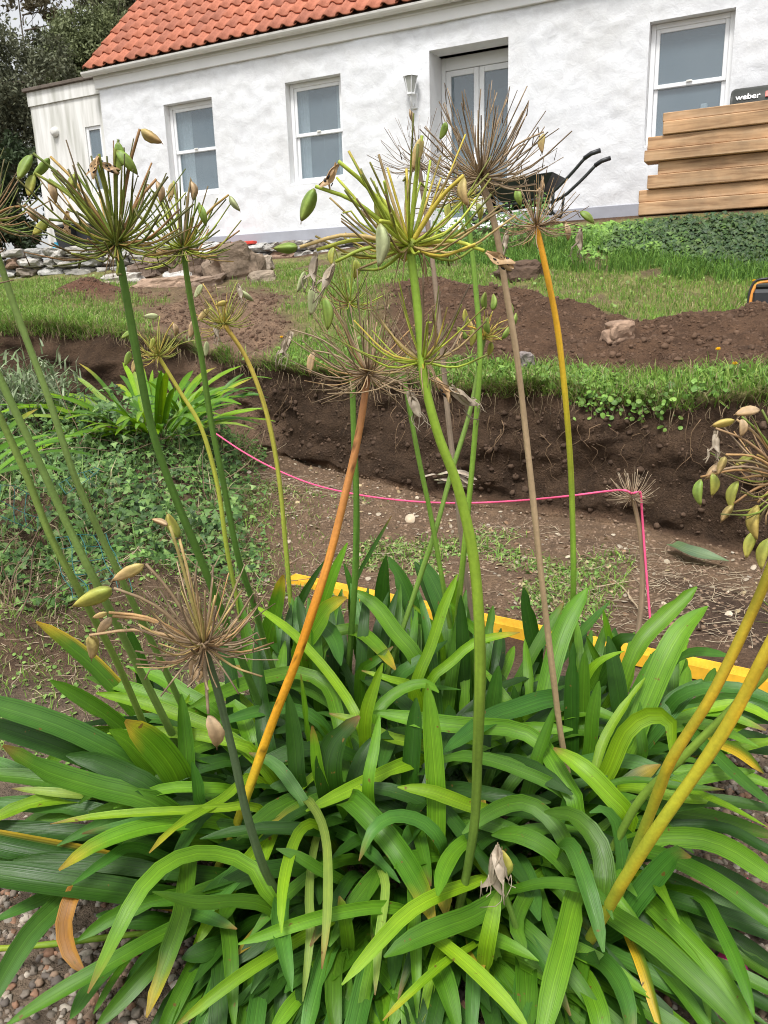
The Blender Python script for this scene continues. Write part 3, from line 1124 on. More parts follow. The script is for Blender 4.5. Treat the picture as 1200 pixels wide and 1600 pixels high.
# ------------------------------------------------------------------ wall lantern beside the door
ls, lz = 0.61, 3.63
lamp = empty("wall_lantern", H(ls, 0.02, lz), "white lantern wall lamp beside the recessed door", "lamp")
m = MB()
hbox(m, ls - .04, ls + .04, -.01, .03, lz - .10, lz + .08, .008)
m.build("wall_plate", M_UPVC, lamp, False)
m = MB()
m.add(*tube_vf(catmull([H(ls, .03, lz - .04), H(ls, .07, lz - .07), H(ls, .12, lz - .03), H(ls, .12, lz + .05)], 9), .012, 8))
m.build("bracket", M_UPVC, lamp)


def ring(s, n, z, r, k=6):
    return [H(s + r * math.cos(i / k * 6.283), n + r * math.sin(i / k * 6.283), z) for i in range(k)]


m = MB()
L1, L2 = ring(ls, .12, lz + .06, .045), ring(ls, .12, lz + .24, .085)
m.add(L1 + L2, [(i, (i + 1) % 6, (i + 1) % 6 + 6, i + 6) for i in range(6)])
m.build("glass_shade", M_LAMPGLASS, lamp, False)
m = MB()
for p, q in zip(ring(ls, .12, lz + .06, .047), ring(ls, .12, lz + .24, .088)):
    m.add(*tube_vf([p, q], .006, 5))
L1, L2, L3 = ring(ls, .12, lz + .242, .105), ring(ls, .12, lz + .30, .05), ring(ls, .12, lz + .33, .012)
m.add(L1 + L2 + L3, [(i, (i + 1) % 6, (i + 1) % 6 + 6, i + 6) for i in range(6)] + [(i + 6, (i + 1) % 6 + 6, (i + 1) % 6 + 12, i + 12) for i in range(6)] + [tuple(range(6))])
L1 = ring(ls, .12, lz + .045, .055)
L2 = ring(ls, .12, lz + .062, .055)
m.add(L1 + L2, [(i, (i + 1) % 6, (i + 1) % 6 + 6, i + 6) for i in range(6)] + [tuple(range(6)), tuple(range(6, 12))])
m.build("cage", M_UPVC, lamp, False)


# ------------------------------------------------------------------ rubble wall below the house
def rock_vf(c, size, seed, ax=None, lv=2, rough=0.28, squash=0.55):
    V, F = (ICO1, ICO2, ICO3)[lv - 1]
    V = V.copy()
    p = np.abs(V) ** squash * np.sign(V)
    p /= np.abs(p).max()
    r = 1 + rough * fbm(V + seed * 3.7, 1.3, 3, seed)
    P = p * r[:, None] * np.asarray(size)
    if ax is not None:
        P = P @ np.array(ax)
    return P + np.asarray(c), F


def stone_col(base, V, seed, amt=0.3):
    n = fbm(V, 9, 3, seed)
    return np.clip(np.asarray(base) * (1 + amt * n)[:, None], 0.01, 1)


rw = empty("rubble_wall", H(-4.6, 0.8, 1.6), "low whitewashed rubble wall under the cottage and the bins", "wall")
pathw = [at(-260, 440, 11.3), at(0, 425, 11.35), at(150, 420, 11.35), at(330, 415, 11.1)]
pathw = np.array([[p[0], p[1], 0] for p in pathw])
hend = H(-2.35, 0.08, 0)
pathw = np.vstack([pathw, [[hend[0] - .05, hend[1] - .3, 0]], [[hend[0], hend[1], 0]], [H(0.75, 0.06, 0)]])
cp = catmull(pathw, 60)
seg = np.concatenate([[0], np.cumsum(np.linalg.norm(np.diff(cp, axis=0), axis=1))])
zz, course = 1.42, 0
while zz < 2.0:
    hgt = RNG.uniform(.11, .17)
    s = RNG.uniform(0, .2)
    while s < seg[-1]:
        ln = RNG.uniform(.16, .42)
        x, y = np.interp(s + ln / 2, seg, cp[:, 0]), np.interp(s + ln / 2, seg, cp[:, 1])
        x2, y2 = np.interp(s + ln / 2 + .05, seg, cp[:, 0]), np.interp(s + ln / 2 + .05, seg, cp[:, 1])
        t = nrm([x2 - x, y2 - y, 0])
        nrmv = np.array([t[1], -t[0], 0])
        hh = hgt * RNG.uniform(.85, 1.1)
        sd = int(RNG.integers(1, 9999))
        V, F = rock_vf([x, y, zz + hgt / 2] + nrmv * RNG.uniform(-.03, .02), (ln / 2 * .97, .13, hh / 2), sd, (t, nrmv, HZ), 2, .38, .62)
        base = [(.36, .34, .31), (.30, .285, .255), (.42, .41, .385), (.24, .20, .16), (.27, .18, .13)][int(RNG.choice(5, p=[.3, .25, .25, .13, .07]))]
        MB().add(V, F, stone_col(base, V, sd, .4)).build("stone", M_STONE, rw, False)
        s += ln
    zz += hgt
    course += 1


# loose rocks ----------------------------------------------------------
def rock(px, py, Y, w, h, dep, base, label, seed, rough=.3, lift=0.0):
    c = at(px, py, Y)
    a = RNG.uniform(-.5, .5)
    ax = (np.array([math.cos(a), math.sin(a), 0.12]), np.array([-math.sin(a), math.cos(a), 0]), np.array([-.12, 0, 1]))
    V, F = rock_vf(c, (w / 2, dep / 2, h / 2), seed, ax, 3, rough, .6)
    o = MB().add(V, F, stone_col(base, V, seed, .35)).build("rock", M_STONE, None, False)
    tag(o, label, "rock", "loose rocks by the excavation")
    return o


rock(366, 421, 9.6, .66, .50, .5, (.22, .165, .12), "largest brown boulder on the rubble, leaning, below the second window", 11)
rock(300, 418, 9.9, .6, .34, .5, (.16, .115, .085), "dark brown rock under the second flower head from left", 12)
rock(262, 456, 9.1, .62, .30, .4, (.30, .21, .15), "long tan slab of rock lying beside the left soil heap", 13)
rock(190, 438, 9.7, .5, .16, .3, (.42, .39, .35), "pale flat rock on the lawn behind the left soil heap", 14)
rock(330, 400, 10.2, .34, .26, .3, (.55, .54, .52), "white painted rubble block beside the largest boulder", 15)
rock(322, 448, 9.2, .46, .22, .35, (.24, .175, .13), "small brown rock in front of the largest boulder", 16)
rock(412, 440, 9.3, .32, .2, .3, (.30, .24, .18), "low tan rock right of the largest boulder", 17)
rock(224, 425, 10.2, .4, .24, .3, (.17, .125, .095), "small dark rock behind the pale flat rock", 18)
rock(965, 520, 5.25, .20, .15, .16, (.32, .215, .15), "orange-brown stone sitting on the right spoil heap", 19)
rock(822, 562, 4.95, .10, .10, .09, (.20, .17, .16), "small grey stone at the foot of the spoil heap", 20)
rock(812, 432, 7.4, .42, .26, .4, (.10, .065, .045), "rounded clod of dark soil at the end of the spoil heap", 21, .35)

for i, (px, py, Y, sz, bc, lab) in enumerate((
        (178, 452, 9.4, .22, (.30, .25, .20), "small pale stone at the left foot of the rubble"),
        (232, 462, 9.0, .20, (.24, .17, .12), "small brown stone beside the end of the long tan slab"),
        (296, 470, 8.8, .24, (.20, .14, .10), "dark fist-sized stone in the dirt below the long tan slab"),
        (345, 462, 9.0, .22, (.28, .20, .14), "small brown stone under the largest boulder's left side"),
        (384, 458, 9.0, .18, (.22, .16, .12), "small brown stone under the largest boulder's right side"),
        (404, 414, 10.1, .26, (.34, .28, .22), "tan block behind the largest boulder on its right"),
        (248, 408, 10.4, .30, (.20, .15, .11), "dark block at the back of the rubble beside the wall"),
        (280, 438, 9.7, .26, (.46, .44, .41), "off-white stone between the tan slab and the dark rock"),
        (432, 452, 9.2, .16, (.24, .18, .13), "little stone at the right end of the rubble"),
        (208, 448, 9.5, .20, (.38, .35, .31), "pale stone between the left soil heap and the rubble"))):
    g_ = at(px, py, Y)
    rock(px, py, Y, sz * 1.3, sz * .85, sz, bc, lab, 40 + i)


# ------------------------------------------------------------------ timber stack, barbecue, wheelbarrow, toolbox, bins
ZST = 2.045
crs = [(3.55, .125), (3.56, .12), (3.72, .13), (3.68, .12), (3.62, .11), (3.64, .125), (3.78, .12), (3.76, .085)]
NM = ["bottom timber sleeper of the stack, resting on the ivy bank", "second timber sleeper from the bottom of the stack", "third timber sleeper from the bottom of the stack", "fourth timber sleeper from the bottom of the stack, set back at its end", "middle timber sleeper with the end jutting out left", "sixth timber sleeper from the bottom of the stack", "timber sleeper just below the topmost one of the stack", "topmost thinner timber board of the stack"]
z = ZST - .055
TS = []
for i, (s0, hgt) in enumerate(crs):
    n0 = 1.0 + [.03, -.01, .02, -.02, .035, .0, .025, -.005][i]
    ln = 2.4
    V, F = bevel_box_vf((0, 0, 0), np.eye(3), (ln / 2, .12, hgt / 2 - .0018), .007)
    o = MB().add(V, F).build("timber_sleeper", M_WOOD, None, False)
    a = -AZ + RNG.normal(0, .006)
    p = H([3.57, 3.56, 3.64, 3.73, 3.60, 3.62, 3.76, 3.75][i] + ln / 2 - .02, n0, z + hgt / 2)
    o.rotation_euler = (0, 0, a)
    o.location = p.tolist()
    tag(o, NM[i], "timber", "stacked timber sleepers")
    z += hgt
ZTOP = z
# barbecue behind the stack
bs, bn = 4.72, 0.50
bbq = empty("barbecue", H(bs, bn, 2.06), "charcoal barbecue with closed lid behind the timber stack", "barbecue")
m = MB()
t = np.linspace(0, math.pi, 12)
pr = [(.26 * math.cos(x), .24 * math.sin(x) ** .8) for x in t]
hw = .42
for k, sgn in ((0, -1), (1, 1)):
    pass
Vh, Fh = [], []
sx_ = [-hw, -hw + .03, hw - .03, hw]
sc2 = [.93, 1, 1, .93]
for sgn, q in zip(sx_, sc2):
    Vh += [H(bs + sgn, bn + n * q, 2.93 + zq * q) for n, zq in pr]
for i in range(3):
    for j in range(11):
        Fh.append((i * 12 + j, i * 12 + j + 1, (i + 1) * 12 + j + 1, (i + 1) * 12 + j))
Fh += [tuple(range(12)), tuple(range(36, 48))[::-1]]
m.add(Vh, Fh)
hood = m.build("lid", M_COVER, bbq)
m = MB()
hbox(m, bs - hw + .02, bs + hw - .02, bn - .24, bn + .24, 2.74, 2.925, .02)
m.build("firebox", M_COVER, bbq, False)
m = MB()
for ds in (-.36, .36):
    for dn in (-.2, .2):
        hbox(m, bs + ds - .02, bs + ds + .02, bn + dn - .02, bn + dn + .02, 2.06, 2.74)
        m.build("leg", M_BLACK, bbq, False)
        m = MB()
hbox(m, bs - .34, bs + .34, bn - .18, bn + .18, 2.2, 2.22)
m.build("shelf", M_BLACK, bbq, False)
m = MB()
m.add(*tube_vf([H(bs - .25, bn + .31, 2.95), H(bs + .25, bn + .31, 2.95)], .012, 8))
for ds in (-.22, .22):
    m.add(*tube_vf([H(bs + ds, bn + .24, 2.95), H(bs + ds, bn + .31, 2.95)], .01, 6))
m.build("handle", M_BLACK, bbq)
cu = bpy.data.curves.new("badge", 'FONT')
cu.body = "weber"
cu.size = 0.085
cu.extrude = 0.001
cu.offset = 0.0012
tmp = bpy.data.objects.new("tmp", cu)
col.objects.link(tmp)
bpy.context.view_layer.update()
me = bpy.data.meshes.new_from_object(tmp.evaluated_get(bpy.context.evaluated_depsgraph_get()))
bpy.data.objects.remove(tmp)
me.materials.clear()
me.materials.append(M_WHITE)
lt = link("badge", me, bbq)
tl = HN * .885 + HZ * .466
ub = -HN * .466 + HZ * .885
pb = H(bs - hw + .05, bn + .256, 3.022)
mm = Matrix([[HD[i], ub[i], tl[i]] for i in range(3)]).to_4x4()
mm.translation = Vector(pb.tolist())
lt.matrix_parent_inverse = Matrix.Identity(4)
lt.matrix_basis = bbq.matrix_basis.inverted() @ mm
m = MB()
m.add(*box_vf(H(bs - hw + .335, bn + .246, 3.048), (HD, ub, tl), (.022, .03, .003)))
m.build("badge_mark", M_RED, bbq, False)

# wheelbarrow (handles to the right, parked against the wall)
bo = np.array([1.62, 8.95, 2.05])
bx, by = HD, -HN
wb = empty("wheelbarrow", bo, "black wheelbarrow with raised handles parked in front of the white wall", "wheelbarrow")


def BW(x, y, z):
    return bo + bx * x + by * y + HZ * z


m = MB()
top = [BW(-.42, -.30, .36), BW(.36, -.27, .40), BW(.36, .27, .40), BW(-.42, .30, .36)]
bot = [BW(-.18, -.17, .14), BW(.2, -.17, .16), BW(.2, .17, .16), BW(-.18, .17, .14)]
ce = sum(top) / 4
inn = [p + (ce - p) * .04 + HZ * .004 for p in top]
inb = [p + HZ * .012 for p in bot]
m.add(top + bot + inn + inb, [(0, 4, 5, 1), (1, 5, 6, 2), (2, 6, 7, 3), (3, 7, 4, 0), (4, 7, 6, 5), (8, 9, 13, 12), (9, 10, 14, 13), (10, 11, 15, 14), (11, 8, 12, 15), (12, 13, 14, 15), (0, 1, 9, 8), (1, 2, 10, 9), (2, 3, 11, 10), (3, 0, 8, 11)])
m.build("tray", M_BARROW, wb, False)
for sy in (-.22, .22):
    m = MB()
    m.add(*tube_vf(catmull([BW(-.40, sy * .3, .10), BW(-.1, sy * .8, .13), BW(.28, sy, .18), BW(.5, sy * 1.1, .33), BW(.70, sy * 1.2, .52)], 16), .017, 8))
    h = m.build("handle", M_BARROW, wb)
    m = MB()
    m.add(*tube_vf([BW(.67, sy * 1.185, .495), BW(.74, sy * 1.2, .535), BW(.83, sy * 1.2, .555)], .023, 8))
    m.build("grip", M_BLACK, h)
    m = MB()
    m.add(*tube_vf(catmull([BW(.16, sy * .8, .15), BW(.30, sy * .9, .01), BW(.34, sy * .9, .01), BW(.36, sy, .2)], 12), .014, 7))
    m.build("leg", M_BARROW, wb)
m = MB()
t = np.linspace(0, 2 * math.pi, 25)
m.add(*tube_vf([BW(-.52 + .15 * math.cos(x), 0, .16 + .15 * math.sin(x)) for x in t], .045, 10, False))
wh = m.build("wheel", M_BLACK, wb)
m = MB()
m.add(*tube_vf([BW(-.52, -.03, .16), BW(-.52, .03, .16)], .10, 16))
m.add(*tube_vf([BW(-.52, -.09, .16), BW(-.52, .09, .16)], .012, 8))
m.build("hub", M_GUTTER, wh, False)

# toolbox on the spoil heap at the right edge
p0 = at(1172, 484, 5.45)
tb = empty("toolbox", p0, "black toolbox with orange trim at the right edge of the spoil heap", "toolbox")
m = MB()
m.add(*bevel_box_vf(p0 + HD * .20 + HZ * .06, (HD, -HN, HZ), (.20, .12, .075), .025))
m.build("case", M_BLACK, tb, False)
m = MB()
m.add(*bevel_box_vf(p0 + HD * .20 + HZ * .155, (HD, -HN, HZ), (.185, .105, .022), .015))
lid = m.build("lid", M_COVER, tb, False)
m = MB()
m.add(*tube_vf(catmull([p0 + HN * .10 - HZ * .02, p0 + HN * .10 + HZ * .10 + HD * .005, p0 + HN * .09 + HZ * .165 + HD * .03, p0 + HN * .09 + HZ * .18 + HD * .1, p0 + HN * .09 + HZ * .18 + HD * .36], 16), .011, 7))
m.build("trim", M_ORANGE, tb)
m = MB()
m.add(*tube_vf(catmull([p0 - HD * .012 + HN * .10 - HZ * .02, p0 - HD * .010 + HN * .10 + HZ * .11, p0 + HD * .02 + HN * .095 + HZ * .185, p0 + HD * .1 + HN * .095 + HZ * .20], 14), .008, 6))
m.build("handle", M_BLACK, tb)

# bins by the extension
for i, (px, lab) in enumerate(((112, "dark wheeled bin by the extension, nearer its outer corner"), (140, "dark wheeled bin by the extension, nearer the rendered cottage wall"))):
    c0 = at(px, 380, 12.05)
    c0[2] = 1.88
    bn_ = empty("wheeled_bin", c0, lab, "bin", "bins by the extension")
    m = MB()
    w0, w1 = .125, .155
    V = [c0 + HD * sx * w + HN * sy * w + HZ * zq for w, zq in ((w0, .03), (w1, .50)) for sx, sy in ((-1, -1), (1, -1), (1, 1), (-1, 1))]
    m.add(V, [(0, 1, 5, 4), (1, 2, 6, 5), (2, 3, 7, 6), (3, 0, 4, 7), (0, 3, 2, 1), (4, 5, 6, 7)])
    m.build("body", M_BLACK, bn_, False)
    m = MB()
    m.add(*bevel_box_vf(c0 + HZ * .525 + HN * .01, (HD, HN, HZ), (.165, .17, .022), .01))
    m.build("lid", M_COVER, bn_, False)
    for sx in (-1, 1):
        m = MB()
        m.add(*tube_vf([c0 + HD * sx * .10 - HN * .12 + HZ * .05, c0 + HD * sx * .14 - HN * .12 + HZ * .05], .05, 12))
        m.build("wheel", M_BLACK, bn_, False)
c0 = at(91, 405, 11.55)
c0[2] = 1.93
can = empty("plastic_canister", c0, "red and blue plastic canister on the rubble wall beside the bins", "canister")


def lathe(mb, c, prof, k=12):
    V = [np.asarray(c) + np.array([r * math.cos(i / k * 6.283), r * math.sin(i / k * 6.283), z]) for r, z in prof for i in range(k)]
    n = len(prof)
    mb.add(V, [(i * k + j, i * k + (j + 1) % k, (i + 1) * k + (j + 1) % k, (i + 1) * k + j) for i in range(n - 1) for j in range(k)] + [tuple(range(k))[::-1], tuple((n - 1) * k + j for j in range(k))])
    return mb


lathe(MB(), c0, [(.055, 0), (.06, .02), (.06, .10), (.055, .105)]).build("body", M_RED, can)
lathe(MB(), c0 + HZ * .105, [(.06, 0), (.06, .05), (.03, .08), (.025, .12), (.03, .125)]).build("cap", M_BLUE, can)
m = MB()
pr0, pr1 = at(345, 378, 11.3), at(402, 374, 11.0)
pr0, pr1 = H(-2.45, .12, 2.09), H(-1.85, .12, 2.09)
m.add(*bevel_box_vf((pr0 + pr1) / 2, (HD, HN, HZ), (.30, .05, .022), .008))
tag(m.build("wooden_strip", M_RED, None, False), "red painted strip lying on the ledge below the grey plinth", "strip")

# ------------------------------------------------------------------ trees behind the house
def leaf_quads(P, size, N=None):
    """small bent leaves: two triangles each"""
    n = len(P)
    a = RNG.normal(0, 1, (n, 3))
    a /= np.linalg.norm(a, axis=1)[:, None]
    b = RNG.normal(0, 1, (n, 3))
    b = np.cross(a, b)
    b /= np.linalg.norm(b, axis=1)[:, None] + 1e-9
    s = np.asarray(size).reshape(-1, 1) * np.ones((n, 1))
    V = np.stack([P - a * s, P + b * s * .45, P + a * s, P - b * s * .45], 1)
    F = (np.arange(n)[:, None] * 4 + np.arange(4)[None]).tolist()
    return V.reshape(-1, 3), F


def tree(name, base, height, blobs, nleaf, lsize, c1, c2, label, trunk_r=.16, sparse=False):
    t = empty(name, base, label, "tree", "trees behind the cottage")
    base = np.asarray(base, float)
    m = MB()
    top = base + np.array([0, 0, height * .8])
    m.add(*tube_vf(catmull([base - HZ * .2, base + HZ * height * .3 + np.array([.1, .05, 0]), base + HZ * height * .55 + np.array([-.1, .1, 0]), top], 10), np.linspace(trunk_r, trunk_r * .3, 10), 8))
    for c, r in blobs:
        c = np.asarray(c, float)
        k0 = base + HZ * max(.3 * height, min(c[2] - base[2] - r[2] * .8, height * .7))
        m.add(*tube_vf(catmull([k0, (k0 + c) / 2 + RNG.normal(0, .12, 3), c], 8), np.linspace(trunk_r * .5, trunk_r * .12, 8), 6))
        for _ in range(5 if sparse else 3):
            e = c + RNG.normal(0, .5, 3) * np.asarray(r)
            m.add(*tube_vf(catmull([c, (c + e) / 2 + RNG.normal(0, .08, 3), e], 6), np.linspace(trunk_r * .16, .008, 6), 5))
    m.build("trunk", M_BARK, t)
    Ps, Cs = [], []
    tot = sum(r[0] * r[1] * r[2] for _, r in blobs) if not sparse else 1
    for c, r in blobs:
        n = int(nleaf * (r[0] * r[1] * r[2]) / tot) if not sparse else nleaf // len(blobs)
        # sub-clumps inside every blob give light and dark masses with gaps
        k = max(6, n // 130)
        cc = RNG.normal(0, 1, (k, 3))
        cc /= np.linalg.norm(cc, axis=1)[:, None]
        cc *= RNG.random((k, 1)) ** .28
        tint = RNG.random(k)
        w = RNG.integers(0, k, n)
        P = np.asarray(c) + (cc[w] + RNG.normal(0, .13, (n, 3))) * np.asarray(r)
        Ps.append(P)
        f = np.clip(tint[w] * .7 + RNG.random(n) * .35, 0, 1)[:, None]
        Cs.append(np.asarray(c1) * (1 - f) + np.asarray(c2) * f)
    P, Cc = np.vstack(Ps), np.vstack(Cs)
    V, F = leaf_quads(P, RNG.uniform(.6, 1.2, len(P)) * lsize)
    MB().add(V, F, np.repeat(Cc, 4, 0)).build("crown", M_CROWN, t, False)
    return t


def wpt(px, py, Y):
    return at(px, py, Y)


def blobs_at(lst, Y):
    out = []
    for px, py, rx, rz in lst:
        k = Y / FPX
        out.append((at(px, py, Y + RNG.uniform(-.6, .6)), (rx * k, rx * k * .9, rz * k)))
    return out


def gbase(px, Y, z=2.3):
    p = at(px, 400, Y)
    return np.array([p[0], p[1], z])


DK1, DK2 = (.075, .085, .050), (.19, .20, .12)
tree("evergreen_tree", gbase(30, 21), 6, blobs_at([(0, 130, 70, 70), (60, 118, 52, 52), (20, 210, 80, 70), (-70, 150, 90, 110), (80, 190, 55, 55), (-60, 260, 90, 70)], 21), 60000, .055, DK1, DK2, "dark evergreen tree at the left edge of the photo")
tree("evergreen_tree", gbase(125, 23), 6.5, blobs_at([(130, 95, 55, 55), (170, 120, 55, 50), (110, 150, 50, 45), (180, 60, 45, 45), (90, 110, 40, 40)], 23), 44000, .055, (.09, .11, .045), (.21, .24, .11), "grey-green tree between the bare branches and the tiled roof")
tree("evergreen_tree", gbase(215, 25), 8, blobs_at([(205, 30, 50, 55), (240, -20, 70, 60), (170, 15, 40, 40), (250, 60, 60, 60), (215, 95, 60, 50), (330, -60, 90, 60)], 25), 52000, .06, (.10, .105, .06), (.23, .23, .13), "brownish tall tree directly behind the roof verge")
tree("bare_tree", gbase(85, 27), 12, blobs_at([(60, 15, 34, 26), (95, 5, 34, 22), (120, 30, 26, 22), (80, 50, 26, 20), (45, -20, 40, 30), (110, -40, 50, 30)], 27), 1500, .09, (.10, .09, .05), (.16, .14, .08), "thin bare-branched tree against the white sky", .05, True)
tree("evergreen_tree", gbase(-190, 18), 8, blobs_at([(-200, 180, 110, 130), (-140, 260, 90, 90), (-260, 240, 110, 120)], 18), 16000, .07, DK1, DK2, "dark tree beyond the left margin behind the ivy shrub")
tree("ivy_shrub", gbase(20, 14.6, 1.9), 2.2, blobs_at([(10, 270, 55, 45), (35, 330, 45, 40), (0, 360, 60, 40), (50, 380, 30, 28), (-60, 320, 60, 70)], 14.6), 14000, .05, (.020, .034, .014), (.055, .085, .032), "dark glossy shrub left of the extension wall", .05)
bpy.data.objects["ivy_shrub"]["category"] = "shrub"
bpy.data.objects["ivy_shrub"]["group"] = "shrubs by the extension"


# ------------------------------------------------------------------ strap leaves
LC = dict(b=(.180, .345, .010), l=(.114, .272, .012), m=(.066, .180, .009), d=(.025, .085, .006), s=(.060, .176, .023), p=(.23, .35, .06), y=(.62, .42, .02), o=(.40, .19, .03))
UPV = np.array([0, 0, 1.0])


def strap_vf(P3, width, colr, nseg=16, fold=.16, twist=0.0, tip=None, seed=0, bw=.62, blunt=.26, nmix=.62, edge=None):
    P = catmull(P3, nseg + 1)
    T = np.gradient(P, axis=0)
    T /= np.linalg.norm(T, axis=1)[:, None] + 1e-9
    ts = np.linspace(0, 1, nseg + 1)
    prev = None
    V, U, Cc = [], [], []
    cross = np.array([-1, -.55, 0, .55, 1])
    ph = seed * 1.7
    for i, t in enumerate(ts):
        toc = nrm(EYE - P[i])
        N = nrm(UPV * (1 - nmix) + toc * nmix)
        s = np.cross(T[i], N)
        if np.linalg.norm(s) < .15 and prev is not None:
            s = prev
        s = nrm(s - T[i] * (s @ T[i]))
        if prev is not None:
            if s @ prev < 0:
                s = -s
            s = nrm(s * .5 + prev * .5)
            s = nrm(s - T[i] * (s @ T[i]))
        prev = s
        n = np.cross(s, T[i])
        if n @ N < 0:
            n = -n
        a = twist * (t - .35) + .10 * math.sin(5 * t + ph)
        s2, n2 = s * math.cos(a) + n * math.sin(a), n * math.cos(a) - s * math.sin(a)
        w = bw + (1 - bw) * min(1, t / .4) ** .8
        if t > 1 - blunt:
            w *= max(.03, (1 - ((t - 1 + blunt) / blunt) ** 2.1)) ** .62
        w *= width / 2 * (1 + .035 * math.sin(9 * t + ph))
        for c in cross:
            nb = RNG.uniform(.6, .85) if (seed % 3 == 1 and abs(c) > .9 and (i + seed) % 6 == 2 and RNG.random() < .5) else 1.0
            V.append(P[i] + s2 * c * w * nb + n2 * (fold * abs(c) ** 1.4 * w + .03 * width * math.sin(11 * t + 2 * c + ph) * abs(c)))
            U.append((c * .5 + .5, t))
            k = np.array(colr) * (1 + .10 * (t - .5))
            if abs(c) < .1:
                k = k * np.array([1.22, 1.16, 1.1])
            k = k * (1 - .0 * t)
            if t < .22:                                   # pale sheath at the foot
                k = k * .75 + np.array((.14, .24, .05)) * .25
            if tip is not None:
                f = np.clip((t - tip[1]) / (1 - tip[1]) + .12 * math.sin(3 * c + ph), 0, 1) ** 1.3
                k = k * (1 - f) + np.array(tip[0]) * f
                if t > .955:
                    k = k * .4 + np.array((.14, .07, .025)) * .6
            if edge is not None and c > .9:
                k = k * .2 + np.array(edge) * .8
            Cc.append(k)
    F = []
    for i in range(nseg):
        for j in range(4):
            F.append((i * 5 + j, i * 5 + j + 1, (i + 1) * 5 + j + 1, (i + 1) * 5 + j))
    return np.array(V), F, np.array(Cc), np.array(U)


ENV_R = np.array([600, 700, 900, 1000, 1100, 1200, 1300, 1400, 1500, 1600, 1750])
ENV_Y = np.array([3.1, 2.9, 2.2, 1.9, 1.64, 1.42, 1.26, 1.14, 1.06, .99, .90])


def yenv(r):
    return np.interp(r, ENV_R, ENV_Y)


